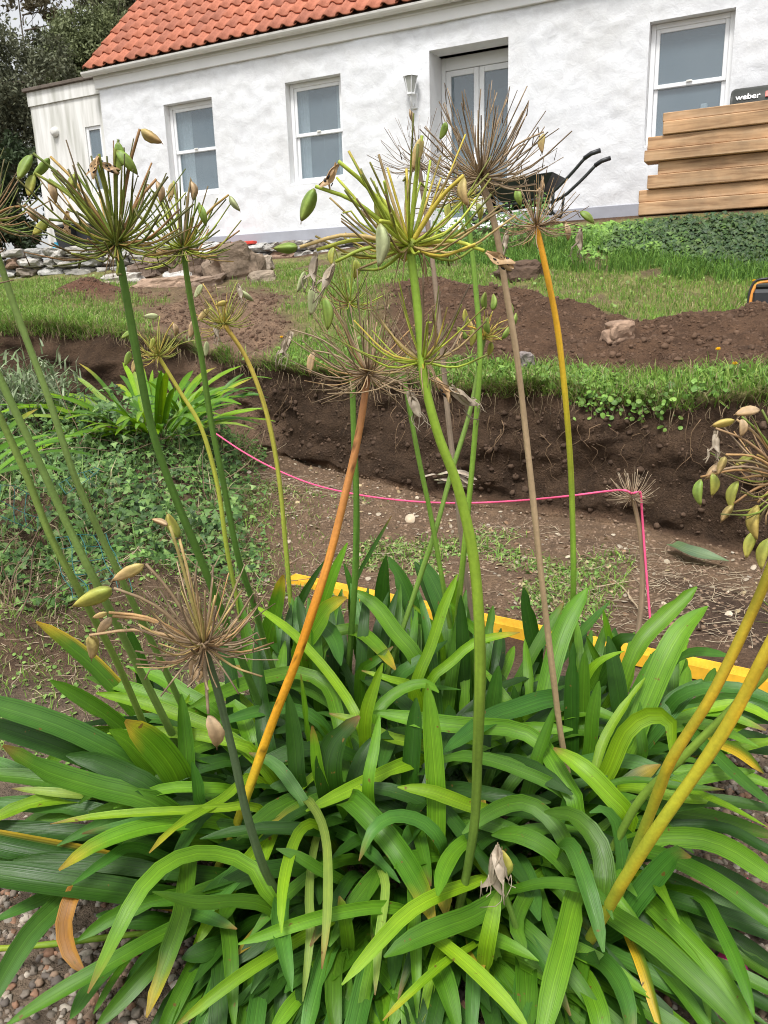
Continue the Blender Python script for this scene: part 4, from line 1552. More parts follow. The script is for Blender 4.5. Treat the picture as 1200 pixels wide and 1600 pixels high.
# (width px, colour[+ yellow tip | * brown tip], depth: layer 0..3 on the clump's surface, or (near, far) metres, centre line from foot to tip in photo pixels)
TR = [
    (34, 'm+', (1.78, 1.75), [(230, 1130), (150, 1045), (95, 1000), (56, 972)]),
    (32, 'm', (1.68, 1.6), [(215, 1160), (172, 1123), (133, 1097), (78, 1063)]),
    (44, 's', (1.5, 1.42), [(230, 1210), (190, 1183), (100, 1138), (0, 1105), (-70, 1088)]),
    (38, 'd', (1.5, 1.45), [(160, 1200), (110, 1175), (0, 1138), (-70, 1125)]),
    (46, 'm', (1.4, 1.34), [(240, 1255), (150, 1230), (70, 1205), (4, 1165)]),
    (40, 'd', (1.42, 1.42), [(240, 1235), (200, 1212), (150, 1190), (103, 1180)]),
    (58, 'l+', (1.5, 1.43), [(292, 1245), (268, 1200), (235, 1160), (195, 1126)]),
    (44, 'l', (1.52, 1.46), [(255, 1215), (228, 1190), (200, 1160), (170, 1141)]),
    (25, 'b', 0, [(400, 1185), (333, 1140), (277, 1117), (217, 1097), (150, 1083)]),
    (25, 'l', 1, [(320, 1120), (267, 1097), (200, 1075), (135, 1058)]),
    (22, 'b', 0, [(400, 1180), (375, 1165), (317, 1150), (250, 1144), (167, 1146)]),
    (28, 'l', 1, [(345, 1120), (293, 1087), (250, 1060), (202, 1043)]),
    (27, 'l', 1, [(532, 1140), (512, 1075), (465, 1052), (400, 1063), (350, 1082), (295, 1106)]),
    (24, 's', 1, [(500, 1130), (450, 1108), (400, 1113), (338, 1131)]),
    (18, 'p', 2, [(200, 1250), (150, 1244), (100, 1240), (18, 1232)]),
    (28, 's', 2, [(140, 1250), (67, 1223), (0, 1195), (-50, 1180)]),
    (20, 'd', 2, [(240, 1135), (193, 1127), (103, 1136)]),
    (30, 'd', (1.85, 1.85), [(235, 1100), (225, 1050), (200, 978)]),
    (30, 'm', (1.5, 1.55), [(300, 1230), (290, 1160), (283, 1084)]),
    (28, 's', (1.42, 1.42), [(315, 1260), (308, 1225), (300, 1190)]),
    (20, 'm', 1, [(360, 1200), (310, 1185), (270, 1172)]),
    (34, 'm+', (2.15, 2.1), [(420, 1010), (432, 955), (443, 898)]),
    (36, 'l+', (1.95, 1.92), [(470, 1020), (490, 988), (515, 950), (542, 934)]),
    (15, 'd', (2.2, 2.2), [(455, 980), (470, 940), (508, 875)]),
    (23, 'l', (2.2, 2.2), [(505, 960), (518, 908), (543, 848)]),
    (9, 'd', (2.3, 2.3), [(548, 935), (565, 890), (612, 806)]),
    (16, 's', (2.3, 2.3), [(560, 970), (552, 930), (537, 880)]),
    (28, 'd', (2.25, 2.25), [(600, 980), (598, 930), (604, 868)]),
    (32, 's', (2.15, 2.2), [(665, 1020), (635, 925), (607, 870)]),
    (38, 's', (2.15, 2.25), [(706, 1000), (688, 935), (657, 874)]),
    (30, 'd', (2.2, 2.3), [(690, 970), (672, 925), (648, 878)]),
    (29, 'l', (1.9, 2.0), [(655, 1040), (617, 988), (587, 947), (551, 921)]),
    (20, 'b', (1.85, 1.95), [(648, 1075), (673, 1010), (693, 947), (715, 897)]),
    (22, 'l', (2.1, 2.1), [(700, 985), (708, 945), (718, 902)]),
    (11, 'l', (2.0, 2.0), [(690, 1005), (667, 967), (638, 940)]),
    (17, 'b', 0, [(557, 1120), (517, 1057), (483, 1017), (450, 983), (398, 946)]),
    (27, 'l+', 0, [(495, 1030), (528, 988), (560, 988), (590, 1012), (618, 1047)]),
    (29, 's', 0, [(470, 1010), (490, 982), (510, 982), (525, 1003), (533, 1040)]),
    (20, 'm', 0, [(562, 1055), (590, 1030), (614, 1010)]),
    (27, 's', 1, [(620, 1065), (655, 1035), (699, 1001)]),
    (25, 'b', (1.6, 1.62), [(570, 1135), (582, 1080), (598, 1036)]),
    (16, 'b', 0, [(650, 1080), (610, 1062), (565, 1048)]),
    (36, 'l', (1.36, 1.44), [(680, 1350), (682, 1250), (675, 1150), (667, 1067)]),
    (23, 'l', 0, [(585, 1125), (605, 1095), (635, 1075), (667, 1069), (686, 1082)]),
    (33, 'l', 0, [(905, 1270), (872, 1205), (842, 1158), (795, 1138), (735, 1135), (680, 1130), (630, 1121), (579, 1112)]),
    (22, 'b', 1, [(680, 1175), (607, 1153), (560, 1130), (514, 1115)]),
    (52, 'd', (1.46, 1.5), [(512, 1220), (520, 1165), (562, 1119)]),
    (25, 'l*', (1.46, 1.46), [(500, 1215), (493, 1165), (488, 1134)]),
    (32, 'd', (1.5, 1.55), [(468, 1235), (460, 1160), (450, 1082)]),
    (11, 'l', (1.62, 1.62), [(482, 1150), (476, 1100), (470, 1053)]),
    (38, 's', 0, [(870, 1095), (800, 1112), (765, 1125), (730, 1150), (692, 1176)]),
    (23, 'l', (1.42, 1.5), [(575, 1230), (585, 1170), (593, 1118)]),
    (25, 'm', 0, [(890, 1245), (800, 1200), (740, 1184), (700, 1185), (667, 1197)]),
    (25, 'd', (1.9, 1.95), [(726, 1120), (724, 1030), (720, 930)]),
    (31, 's', (1.75, 1.75), [(765, 1140), (772, 1090), (779, 1040)]),
    (17, 'l', 1, [(812, 1130), (785, 1085), (752, 1042)]),
    (17, 'l', (2.0, 2.0), [(760, 1010), (730, 975), (700, 938)]),
    (17, 'b+', (1.85, 1.9), [(670, 1068), (705, 1035), (745, 1003), (812, 988)]),
    (29, 'd', (2.05, 2.1), [(845, 1080), (833, 1000), (818, 918)]),
    (21, 'm', (2.0, 2.1), [(805, 1075), (845, 1000), (881, 941)]),
    (35, 'l', (1.75, 1.95), [(838, 1150), (860, 1050), (883, 977), (918, 919)]),
    (19, 's', (2.1, 2.1), [(872, 1035), (908, 990), (951, 942)]),
    (15, 'l', (2.0, 2.0), [(955, 1030), (950, 990), (942, 952)]),
    (34, 'd', (1.75, 1.85), [(975, 1180), (965, 1080), (950, 994)]),
    (27, 'd', (1.7, 1.75), [(890, 1195), (893, 1090), (896, 1004)]),
    (25, 'm', (1.72, 1.75), [(908, 1170), (912, 1090), (914, 1016)]),
    (27, 'm', (1.62, 1.65), [(918, 1190), (926, 1120), (936, 1064)]),
    (15, 'm', (1.9, 1.9), [(936, 1045), (928, 1020), (916, 994)]),
    (17, 'b', (1.78, 1.75), [(918, 1055), (943, 1030), (976, 1017)]),
    (27, 'd', (1.95, 1.9), [(958, 1025), (968, 1000), (1003, 994)]),
    (31, 'l', (1.85, 1.95), [(965, 1090), (998, 1010), (1040, 963), (1089, 917)]),
    (42, 'l', (1.6, 1.75), [(980, 1175), (1008, 1105), (1040, 1030), (1068, 982), (1106, 947)]),
    (34, 'm', (1.62, 1.75), [(975, 1150), (995, 1095), (1025, 1035), (1049, 1002)]),
    (22, 's', (1.9, 1.75), [(1040, 1050), (1070, 1025), (1100, 1020), (1142, 1026)]),
    (42, 's', (1.62, 1.65), [(1020, 1140), (1055, 1098), (1098, 1062)]),
    (33, 'b', (1.5, 1.5, 1.5, 1.46, 1.44), [(945, 1215), (978, 1142), (1020, 1116), (1050, 1130), (1048, 1178)]),
    (19, 'b', (1.5, 1.65), [(918, 1245), (940, 1167), (967, 1117), (1008, 1059)]),
    (21, 'm', (1.55, 1.6), [(1002, 1190), (1001, 1140), (1000, 1097)]),
    (36, 'b', 0, [(985, 1285), (950, 1240), (910, 1200), (865, 1169)]),
    (27, 'm', (1.5, 1.55), [(815, 1270), (840, 1190), (872, 1096)]),
    (23, 'd', (1.8, 1.85), [(812, 1160), (808, 1120), (803, 1072)]),
    (22, 'y', 1, [(1075, 1150), (1127, 1163), (1160, 1178), (1194, 1209)]),
    (22, 'b', 2, [(1070, 1180), (1150, 1168), (1230, 1152)]),
    (24, 's', 0, [(1060, 1140), (1100, 1163), (1150, 1210), (1215, 1265)]),
    (26, 's', (1.65, 1.5), [(1030, 1130), (1070, 1085), (1147, 1075), (1235, 1105)]),
    (15, 'm', 0, [(930, 1240), (965, 1222), (1010, 1220), (1070, 1230), (1132, 1234)]),
    (15, 'b', 0, [(1040, 1225), (1090, 1240), (1140, 1262), (1200, 1293)]),
    (33, 'l', (1.2, 1.24, 1.24, 1.2, 1.15, 1.1, 1.06, 1.0), [(425, 1410), (395, 1358), (350, 1337), (300, 1335), (255, 1355), (217, 1395), (190, 1445), (137, 1552)]),
    (38, 'm+', 1, [(300, 1320), (292, 1365), (285, 1425), (263, 1492), (229, 1590)]),
    (34, 'o', (1.235, 1.12), [(128, 1392), (112, 1405), (101, 1445), (110, 1490), (134, 1522)]),
    (54, 'd', 1, [(250, 1405), (190, 1395), (100, 1383), (0, 1368), (-70, 1355)]),
    (50, 'd', 2, [(200, 1360), (110, 1340), (0, 1318), (-70, 1300)]),
    (18, 'b*', 0, [(400, 1262), (350, 1263), (293, 1267), (233, 1270), (150, 1277), (78, 1288)]),
    (36, 'l+', 0, [(340, 1285), (283, 1287), (217, 1297), (150, 1322), (92, 1360)]),
    (20, 'b+', 0, [(395, 1215), (350, 1248), (308, 1272), (267, 1298), (233, 1333)]),
    (22, 's', 0, [(210, 1325), (165, 1345), (112, 1383)]),
    (25, 's', 1, [(290, 1275), (233, 1283), (128, 1303)]),
    (33, 'm', 1, [(330, 1425), (260, 1457), (217, 1480), (160, 1513), (83, 1557), (10, 1602)]),
    (44, 's', 1, [(170, 1350), (92, 1415), (43, 1465), (0, 1535), (-25, 1590)]),
    (32, 's', 2, [(120, 1385), (50, 1413), (-15, 1442)]),
    (32, 's', 2, [(215, 1470), (150, 1533), (110, 1592)]),
    (15, 'm', 2, [(215, 1480), (180, 1527), (146, 1584)]),
    (36, 'm', 2, [(300, 1440), (247, 1500), (150, 1605)]),
    (30, 'm', (1.2, 1.2, 1.17, 1.13, 1.1), [(460, 1465), (420, 1418), (367, 1408), (310, 1412), (238, 1394)]),
    (31, 's', 1, [(280, 1415), (320, 1432), (370, 1452)]),
    (36, 'd', 2, [(290, 1440), (235, 1440), (150, 1430)]),
    (44, 'd', 2, [(400, 1465), (345, 1480), (284, 1498)]),
    (25, 'b', 0, [(500, 1450), (435, 1487), (360, 1535), (272, 1605)]),
    (31, 'm', 1, [(355, 1420), (360, 1480), (366, 1610)]),
    (44, 'd', 2, [(395, 1450), (330, 1510), (235, 1605)]),
    (27, 'l', 0, [(640, 1425), (590, 1418), (520, 1428), (450, 1448), (372, 1475)]),
    (23, 'b', 0, [(495, 1290), (470, 1297), (452, 1340), (441, 1400), (440, 1458)]),
    (35, 's', 0, [(445, 1400), (437, 1435), (443, 1483), (456, 1550)]),
    (25, 'm', 0, [(540, 1380), (500, 1360), (465, 1338), (431, 1326)]),
    (19, 'p*', 0, [(480, 1250), (500, 1278), (511, 1320), (513, 1380), (511, 1440), (503, 1514)]),
    (17, 'p', 1, [(500, 1300), (488, 1340), (483, 1400), (485, 1460), (473, 1565)]),
    (27, 's', (1.33, 1.33, 1.31, 1.27, 1.24), [(690, 1320), (663, 1287), (620, 1276), (585, 1295), (561, 1345)]),
    (48, 'm+', (1.4, 1.33, 1.28, 1.2, 1.14), [(545, 1250), (590, 1290), (630, 1340), (660, 1392), (680, 1446)]),
    (25, 's', 2, [(495, 1290), (540, 1306), (575, 1330), (625, 1380)]),
    (19, 'p', 1, [(590, 1350), (603, 1385), (593, 1467), (586, 1555)]),
    (30, 'b', 0, [(765, 1370), (735, 1382), (683, 1400), (633, 1430), (583, 1483), (534, 1539)]),
    (46, 'm', 0, [(790, 1400), (740, 1432), (700, 1447), (650, 1467), (600, 1496)]),
    (30, 'b', 0, [(655, 1450), (690, 1474), (740, 1515), (790, 1565), (830, 1615)]),
    (28, 'l', 1, [(690, 1440), (740, 1457), (790, 1475), (842, 1502)]),
    (33, 'b', 0, [(752, 1540), (762, 1470), (778, 1392)]),
    (38, 'l', 0, [(735, 1315), (712, 1330), (695, 1360), (684, 1400)]),
    (27, 'b', 0, [(770, 1275), (733, 1260), (700, 1247), (667, 1236), (621, 1230)]),
    (27, 'm', 2, [(640, 1275), (655, 1310), (673, 1385)]),
    (32, 'm', (1.3, 1.34, 1.37, 1.34, 1.3), [(890, 1335), (862, 1282), (818, 1254), (768, 1268), (722, 1303)]),
    (36, 'm', (1.26, 1.28, 1.3, 1.28), [(898, 1385), (862, 1332), (812, 1305), (768, 1305)]),
    (40, 'm', (1.2, 1.26, 1.3, 1.28), [(942, 1400), (937, 1325), (900, 1280), (850, 1269)]),
    (26, 's', (1.26, 1.3, 1.28), [(970, 1390), (966, 1300), (945, 1266), (921, 1270)]),
    (36, 's', (1.3, 1.24, 1.16, 1.1, 1.05), [(870, 1340), (890, 1322), (910, 1365), (930, 1430), (943, 1488)]),
    (24, 'm', 0, [(800, 1392), (850, 1380), (900, 1384), (943, 1404), (958, 1437)]),
    (44, 's', (1.22, 1.22, 1.22, 1.2, 1.18), [(955, 1462), (992, 1408), (1030, 1362), (1062, 1332), (1080, 1340)]),
    (32, 'm', 1, [(870, 1350), (845, 1370), (820, 1405), (806, 1445), (816, 1475), (823, 1502)]),
    (50, 'l', 0, [(905, 1380), (895, 1420), (882, 1475), (866, 1535), (842, 1640)]),
    (24, 'y', 1, [(970, 1430), (985, 1465), (1006, 1515), (1038, 1625)]),
    (44, 'm', 0, [(925, 1410), (970, 1440), (1025, 1475), (1075, 1520), (1125, 1568), (1185, 1640)]),
    (40, 'l', 1, [(980, 1380), (1015, 1412), (1075, 1470), (1125, 1525), (1185, 1620)]),
    (36, 'd', 1, [(990, 1395), (1045, 1405), (1125, 1430), (1200, 1456), (1260, 1480)]),
    (34, 'm', 0, [(1000, 1330), (1065, 1350), (1130, 1385), (1200, 1437), (1260, 1475)]),
    (40, 'l', 0, [(985, 1320), (1040, 1310), (1100, 1312), (1150, 1332), (1200, 1366), (1260, 1400)]),
    (28, 'd', 2, [(1000, 1305), (1050, 1293), (1130, 1295), (1200, 1330), (1250, 1350)]),
    (28, 'm', 0, [(1090, 1400), (1122, 1445), (1155, 1515), (1179, 1588)]),
    (34, 's', 1, [(900, 1460), (945, 1485), (1000, 1512), (1075, 1558), (1130, 1605)]),
    (46, 's', 0, [(915, 1490), (950, 1515), (975, 1560), (988, 1630)]),
    (46, 'l', 1, [(880, 1500), (910, 1530), (932, 1575), (945, 1640)]),
    (23, 'l', 0, [(1015, 1370), (1035, 1395), (1062, 1444)]),
    (23, 'm', 2, [(1030, 1375), (1052, 1405), (1092, 1480), (1165, 1595)]),
    (33, 's', 1, [(1020, 1270), (1080, 1255), (1140, 1255), (1220, 1268)]),
    (27, 'b', 1, [(705, 1455), (685, 1495), (655, 1605)]),
    (46, 'm', 1, [(660, 1480), (690, 1525), (718, 1620)]),
    (19, 'b+', 0, [(750, 1470), (700, 1502), (650, 1545), (598, 1595)]),
    (40, 'm', 2, [(1010, 1420), (1060, 1440), (1150, 1490), (1230, 1540)]),
    (36, 'd', 2, [(1000, 1450), (1080, 1500), (1150, 1545), (1230, 1590)]),
    (34, 'm', 1, [(545, 1460), (525, 1500), (520, 1560), (528, 1640)]),
    (30, 'l', 2, [(500, 1450), (540, 1500), (560, 1570), (560, 1640)]),
    (34, 's', 2, [(330, 1540), (420, 1560), (470, 1600), (490, 1650)]),
    (30, 'l', 1, [(520, 1520), (465, 1560), (420, 1620)]),
    (34, 'm', 2, [(800, 1480), (790, 1540), (760, 1640)]),
    (28, 'l*', 1, [(545, 1500), (540, 1450), (530, 1400)]),
    (36, 'm', 2, [(330, 1300), (240, 1262), (130, 1230), (30, 1215), (-60, 1210)]),
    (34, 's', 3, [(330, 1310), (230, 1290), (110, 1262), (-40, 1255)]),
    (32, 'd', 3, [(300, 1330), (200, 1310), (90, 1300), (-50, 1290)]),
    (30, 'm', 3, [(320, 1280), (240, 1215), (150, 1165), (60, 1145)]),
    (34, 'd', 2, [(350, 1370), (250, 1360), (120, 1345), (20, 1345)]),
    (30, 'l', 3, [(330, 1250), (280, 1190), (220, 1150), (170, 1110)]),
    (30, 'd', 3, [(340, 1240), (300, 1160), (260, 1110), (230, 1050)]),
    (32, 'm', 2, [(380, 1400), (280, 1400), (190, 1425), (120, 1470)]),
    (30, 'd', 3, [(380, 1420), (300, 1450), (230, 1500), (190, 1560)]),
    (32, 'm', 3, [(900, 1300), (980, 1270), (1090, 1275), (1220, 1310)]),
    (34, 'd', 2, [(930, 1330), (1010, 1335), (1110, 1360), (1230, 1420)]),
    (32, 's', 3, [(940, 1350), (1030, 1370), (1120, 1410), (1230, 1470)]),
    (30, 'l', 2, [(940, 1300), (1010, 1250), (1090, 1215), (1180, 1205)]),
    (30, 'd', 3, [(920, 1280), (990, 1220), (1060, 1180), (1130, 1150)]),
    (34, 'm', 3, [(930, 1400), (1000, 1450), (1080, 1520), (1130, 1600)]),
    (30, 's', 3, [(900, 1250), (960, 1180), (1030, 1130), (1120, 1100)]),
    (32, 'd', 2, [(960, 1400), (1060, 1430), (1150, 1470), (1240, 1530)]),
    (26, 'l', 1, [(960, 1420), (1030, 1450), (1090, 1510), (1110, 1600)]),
    (34, 'd', (1.55, 1.6), [(640, 1230), (645, 1160), (650, 1090)]),
    (32, 'd', (1.5, 1.6), [(540, 1290), (560, 1200), (585, 1150)]),
    (30, 'd', (1.6, 1.7), [(740, 1230), (755, 1150), (742, 1080)]),
    (30, 'd', (1.6, 1.75), [(420, 1180), (410, 1100), (400, 1000)]),
    (28, 'd', (1.75, 1.85), [(370, 1120), (360, 1040), (330, 970)]),
    (28, 'm', (1.8, 1.95), [(400, 1080), (385, 1000), (372, 930)]),
]

plant = empty("agapanthus_plant", (0.05, 1.75, 0.0), "large agapanthus clump with strappy green leaves and seed heads in the foreground", "plant")
CX, CY = 0.05, 1.70


def tipspec(code, t0=.62):
    if code.endswith('+'):
        return ((.60, .42, .03), .86)
    if code.endswith('*'):
        return ((.36, .17, .05), .90)
    return None


nleaf = 0
for li, (w, code, mode, pts) in enumerate(TR):
    n = len(pts)
    ts = np.linspace(0, 1, n)
    P3 = []
    if isinstance(mode, tuple):
        ys = np.interp(ts, np.linspace(0, 1, len(mode)), mode)
    else:
        ys = np.array([yenv(p[1]) for p in pts]) + mode * .045 + .10 * (1 - ts) ** 2 + .01 * math.sin(li * 2.3)
    for (px, py), Y in zip(pts, ys):
        P3.append(at(px, py, Y))
    P3 = [p if p[2] > .02 else np.array([p[0], p[1], .02 + .2 * 0]) for p in P3]
    b0 = P3[0]
    if b0[2] > .06:                                       # carry the leaf down to its crown at the ground
        rt = np.array([b0[0] + (CX - b0[0]) * .22, b0[1] + max(.04, (CY - b0[1]) * .35), .0])
        mid = b0 * .5 + rt * .5 + (b0 - P3[1]) * .25
        mid[2] = max(mid[2], .02)
        P3 = [rt, mid] + P3
        ext_ = True
    wm = w * np.mean(ys) * .93 / FPX
    cc = np.array(LC[code[0]]) * (1 + RNG.normal(0, .07)) * (1 + RNG.normal(0, .03, 3))
    tp = tipspec(code)
    if tp is None and RNG.random() < .22:
        tp = ((.34, .20, .05), .93)
    edge = (.55, .36, .03) if li in (0, 91) else None
    blunt = .22 if len(P3) > 5 else .3
    V, F, Cc, U = strap_vf(P3, wm, cc, 18 if len(P3) > 4 else 14, .26 + RNG.random() * .22, RNG.normal(0, .4), tp, li, .7, blunt, .62, edge)
    if code[0] == 'y':
        g = np.clip(1.2 - 1.6 * U[:, 0] + .5 * (1 - U[:, 1]), 0, 1)[:, None]
        Cc = Cc * (1 - g) + np.array((.10, .20, .02)) * g
    if code[0] == 'o':
        g = np.clip(1 - np.abs(U[:, 0] - .62) * 3.2, 0, 1)[:, None] * .75
        Cc = Cc * (1 - g) + np.array((.12, .05, .015)) * g
    MB().add(V, F, Cc, U).build("leaf", M_LEAF, plant)
    nleaf += 1

for i in range(96):
    px, py = RNG.uniform(60, 1140), RNG.uniform(1090, 1500)
    dx, dy = px - 610 + RNG.normal(0, 90), (py - 1180) * 1.0 + RNG.normal(0, 70)
    q = math.hypot(dx, dy) + 1e-6
    dx, dy = dx / q, dy / q * .8 + .15
    Ln = RNG.uniform(110, 240) * np.interp(py, [1090, 1500], [.75, 1.15])
    lay = RNG.uniform(1.2, 3.2)
    pp = [(px - dx * 30, py - dy * 30 + 14), (px, py), (px + dx * Ln * .5, py + dy * Ln * .5 - Ln * RNG.uniform(.0, .16)), (px + dx * Ln, py + dy * Ln + RNG.uniform(-10, 40))]
    if any((x < 270 and y > 1400) or (x > 1090 and y > 1260) or (x < 120 and y < 1200) for x, y in pp) or pp[-1][1] < 1080:
        continue
    ys = np.array([yenv(p[1]) for p in pp]) + lay * .04 + .09 * (1 - np.linspace(0, 1, 4)) ** 2
    P3 = [at(p[0], p[1], y) for p, y in zip(pp, ys)]
    P3 = [np.array([p[0], p[1], max(p[2], .02)]) for p in P3]
    b0 = P3[0]
    rt = np.array([b0[0] + (CX - b0[0]) * .22, b0[1] + max(.04, (CY - b0[1]) * .35), .0])
    P3 = [rt, np.array([*(b0 * .5 + rt * .5)[:2], b0[2] * .55])] + P3
    V, F, Cc, U = strap_vf(P3, RNG.uniform(19, 32) * np.mean(ys) / FPX, np.array(LC[RNG.choice(list('mmllsdb'))]) * (1 + RNG.normal(0, .08)), 16, .26 + RNG.random() * .2, RNG.normal(0, .5), ((.36, .22, .05), .92) if RNG.random() < .25 else None, i + 300, .7, .25, .6)
    MB().add(V, F, Cc, U).build("leaf", M_LEAF, plant)
    nleaf += 1

# leaves below and between the ones above: same crown, kept under the clump's surface
filler = MB()
for i in range(430):
    r = math.sqrt(RNG.random())
    th = RNG.uniform(0, 2 * math.pi)
    rx, ry = CX + .62 * r * math.cos(th), CY - .06 + .40 * r * math.sin(th)
    root = np.array([rx, ry, 0.0])
    out = nrm([rx - CX + RNG.normal(0, .22), ry - CY + RNG.normal(0, .22), 0])
    L = RNG.uniform(.30, .52)
    up = RNG.uniform(.55, 1.25) if r < .7 else RNG.uniform(.25, .9)
    bend = RNG.uniform(.6, 1.9)
    P, d, p = [root], np.array([out[0] * .55, out[1] * .55, up]), root.copy()
    d = nrm(d)
    for k in range(6):
        p = p + d * L / 6
        d = nrm(d + np.array([out[0], out[1], -1.0]) * .14 * bend * (k + 1) / 3)
        P.append(p.copy())
    P = np.array(P)
    for _ in range(22):
        rw_, cl_ = row_of(P), colm_of(P)
        bad = ((P[:, 1] < yenv(rw_) + .06) & (P[:, 2] > .03)) | (rw_ < np.interp(cl_, [0, 250, 420, 600, 760, 1000, 1200], [1150, 1090, 985, 985, 1040, 1075, 1150]))
        if not bad.any():
            break
        P[:, 2] *= .86
        P[:, :2] = root[:2] + (P[:, :2] - root[:2]) * .96
    P[:, 2] = np.maximum(P[:, 2], .012 + .01 * (i % 3))
    rw_, cl_ = row_of(P), colm_of(P)
    if (((cl_ < 270) & (rw_ > 1385)) | ((cl_ > 1060) & (rw_ > 1210)) | ((cl_ < 150) & (rw_ < 1230))).any():
        continue
    code = RNG.choice(list('mmddddds'))  # mostly dark greens, painting the shade inside the clump into the leaf colour
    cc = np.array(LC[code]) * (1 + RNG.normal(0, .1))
    tp = ((.55, .38, .04), .75) if RNG.random() < .08 else None
    V, F, Cc, U = strap_vf(P, RNG.uniform(.026, .042), cc, 10, .18, RNG.normal(0, .5), tp, i, .7, .25, .35)
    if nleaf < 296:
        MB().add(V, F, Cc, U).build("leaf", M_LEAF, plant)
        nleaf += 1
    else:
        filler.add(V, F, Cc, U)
for i in range(92):
    px = RNG.uniform(395, 1130)
    Yb = RNG.uniform(1.9, 2.2)
    tr_ = np.interp(px, [395, 450, 600, 700, 800, 900, 1000, 1100, 1180], [965, 925, 905, 915, 965, 955, 985, 985, 1060]) + RNG.uniform(0, 90) * (1 if i % 3 else .3)
    tipp = at(px + RNG.normal(0, 25), tr_, Yb + .12)
    if tipp[2] > .5:
        continue
    bx_ = at(px, 1100, Yb)[0] * .9 + RNG.normal(0, .04)
    P = np.array([[bx_, Yb - .05, 0], [bx_ * .8 + tipp[0] * .2, Yb - .04, tipp[2] * .4], [bx_ * .4 + tipp[0] * .6, Yb + .02, tipp[2] * .8], tipp])
    V, F, Cc, U = strap_vf(P, RNG.uniform(.024, .040), np.array(LC[RNG.choice(list('mmdsl'))]) * (1 + RNG.normal(0, .1)), 12, .3, RNG.normal(0, .6), None, i, .7, .35, .5)
    filler.add(V, F, Cc, U)
for i in range(110):
    px, py = RNG.uniform(330, 1000), RNG.uniform(1440, 1560)
    Yr = yenv(py) + RNG.uniform(.10, .2)
    p0 = at(px, py, Yr)
    p0[2] = max(.03, min(p0[2], .10))
    e = np.array([p0[0] * 1.12 + RNG.normal(0, .10), p0[1] - RNG.uniform(.14, .26), .02 + RNG.random() * .03])
    root = np.array([p0[0] * .8 + CX * .2, p0[1] + .14, 0])
    P = np.array([root, p0 + np.array([0, .03, .0]), p0 * .5 + e * .5 + np.array([0, 0, .025]), e])
    for _ in range(8):
        bad = (P[:, 1] < yenv(row_of(P)) + .05) & (P[:, 2] > .03)
        if not bad.any():
            break
        P[:, 2] *= .8
    V, F, Cc, U = strap_vf(P, RNG.uniform(.026, .040), np.array(LC[RNG.choice(list('mmddsl'))]) * (1 + RNG.normal(0, .1)), 10, .3, RNG.normal(0, .5), None, i, .7, .28, .45)
    filler.add(V, F, Cc, U)
filler.build("leaves", M_LEAF, plant)['kind'] = 'stuff'

# ------------------------------------------------------------------ flower stalks
GR_D, GR_M, GR_B, GR_Y = (.085, .185, .030), (.125, .225, .035), (.20, .34, .04), (.30, .40, .04)
TAN, TANG, ORG, YEL, BRN = (.42, .30, .17), (.26, .19, .125), (.62, .22, .018), (.70, .40, .02), (.32, .13, .045)
BLU = (.085, .13, .06)


def px_vec(px, py, Y, ang, ln):
    a = math.radians(ang)
    return at(px + ln * math.cos(a), py + ln * math.sin(a), Y) - at(px, py, Y)


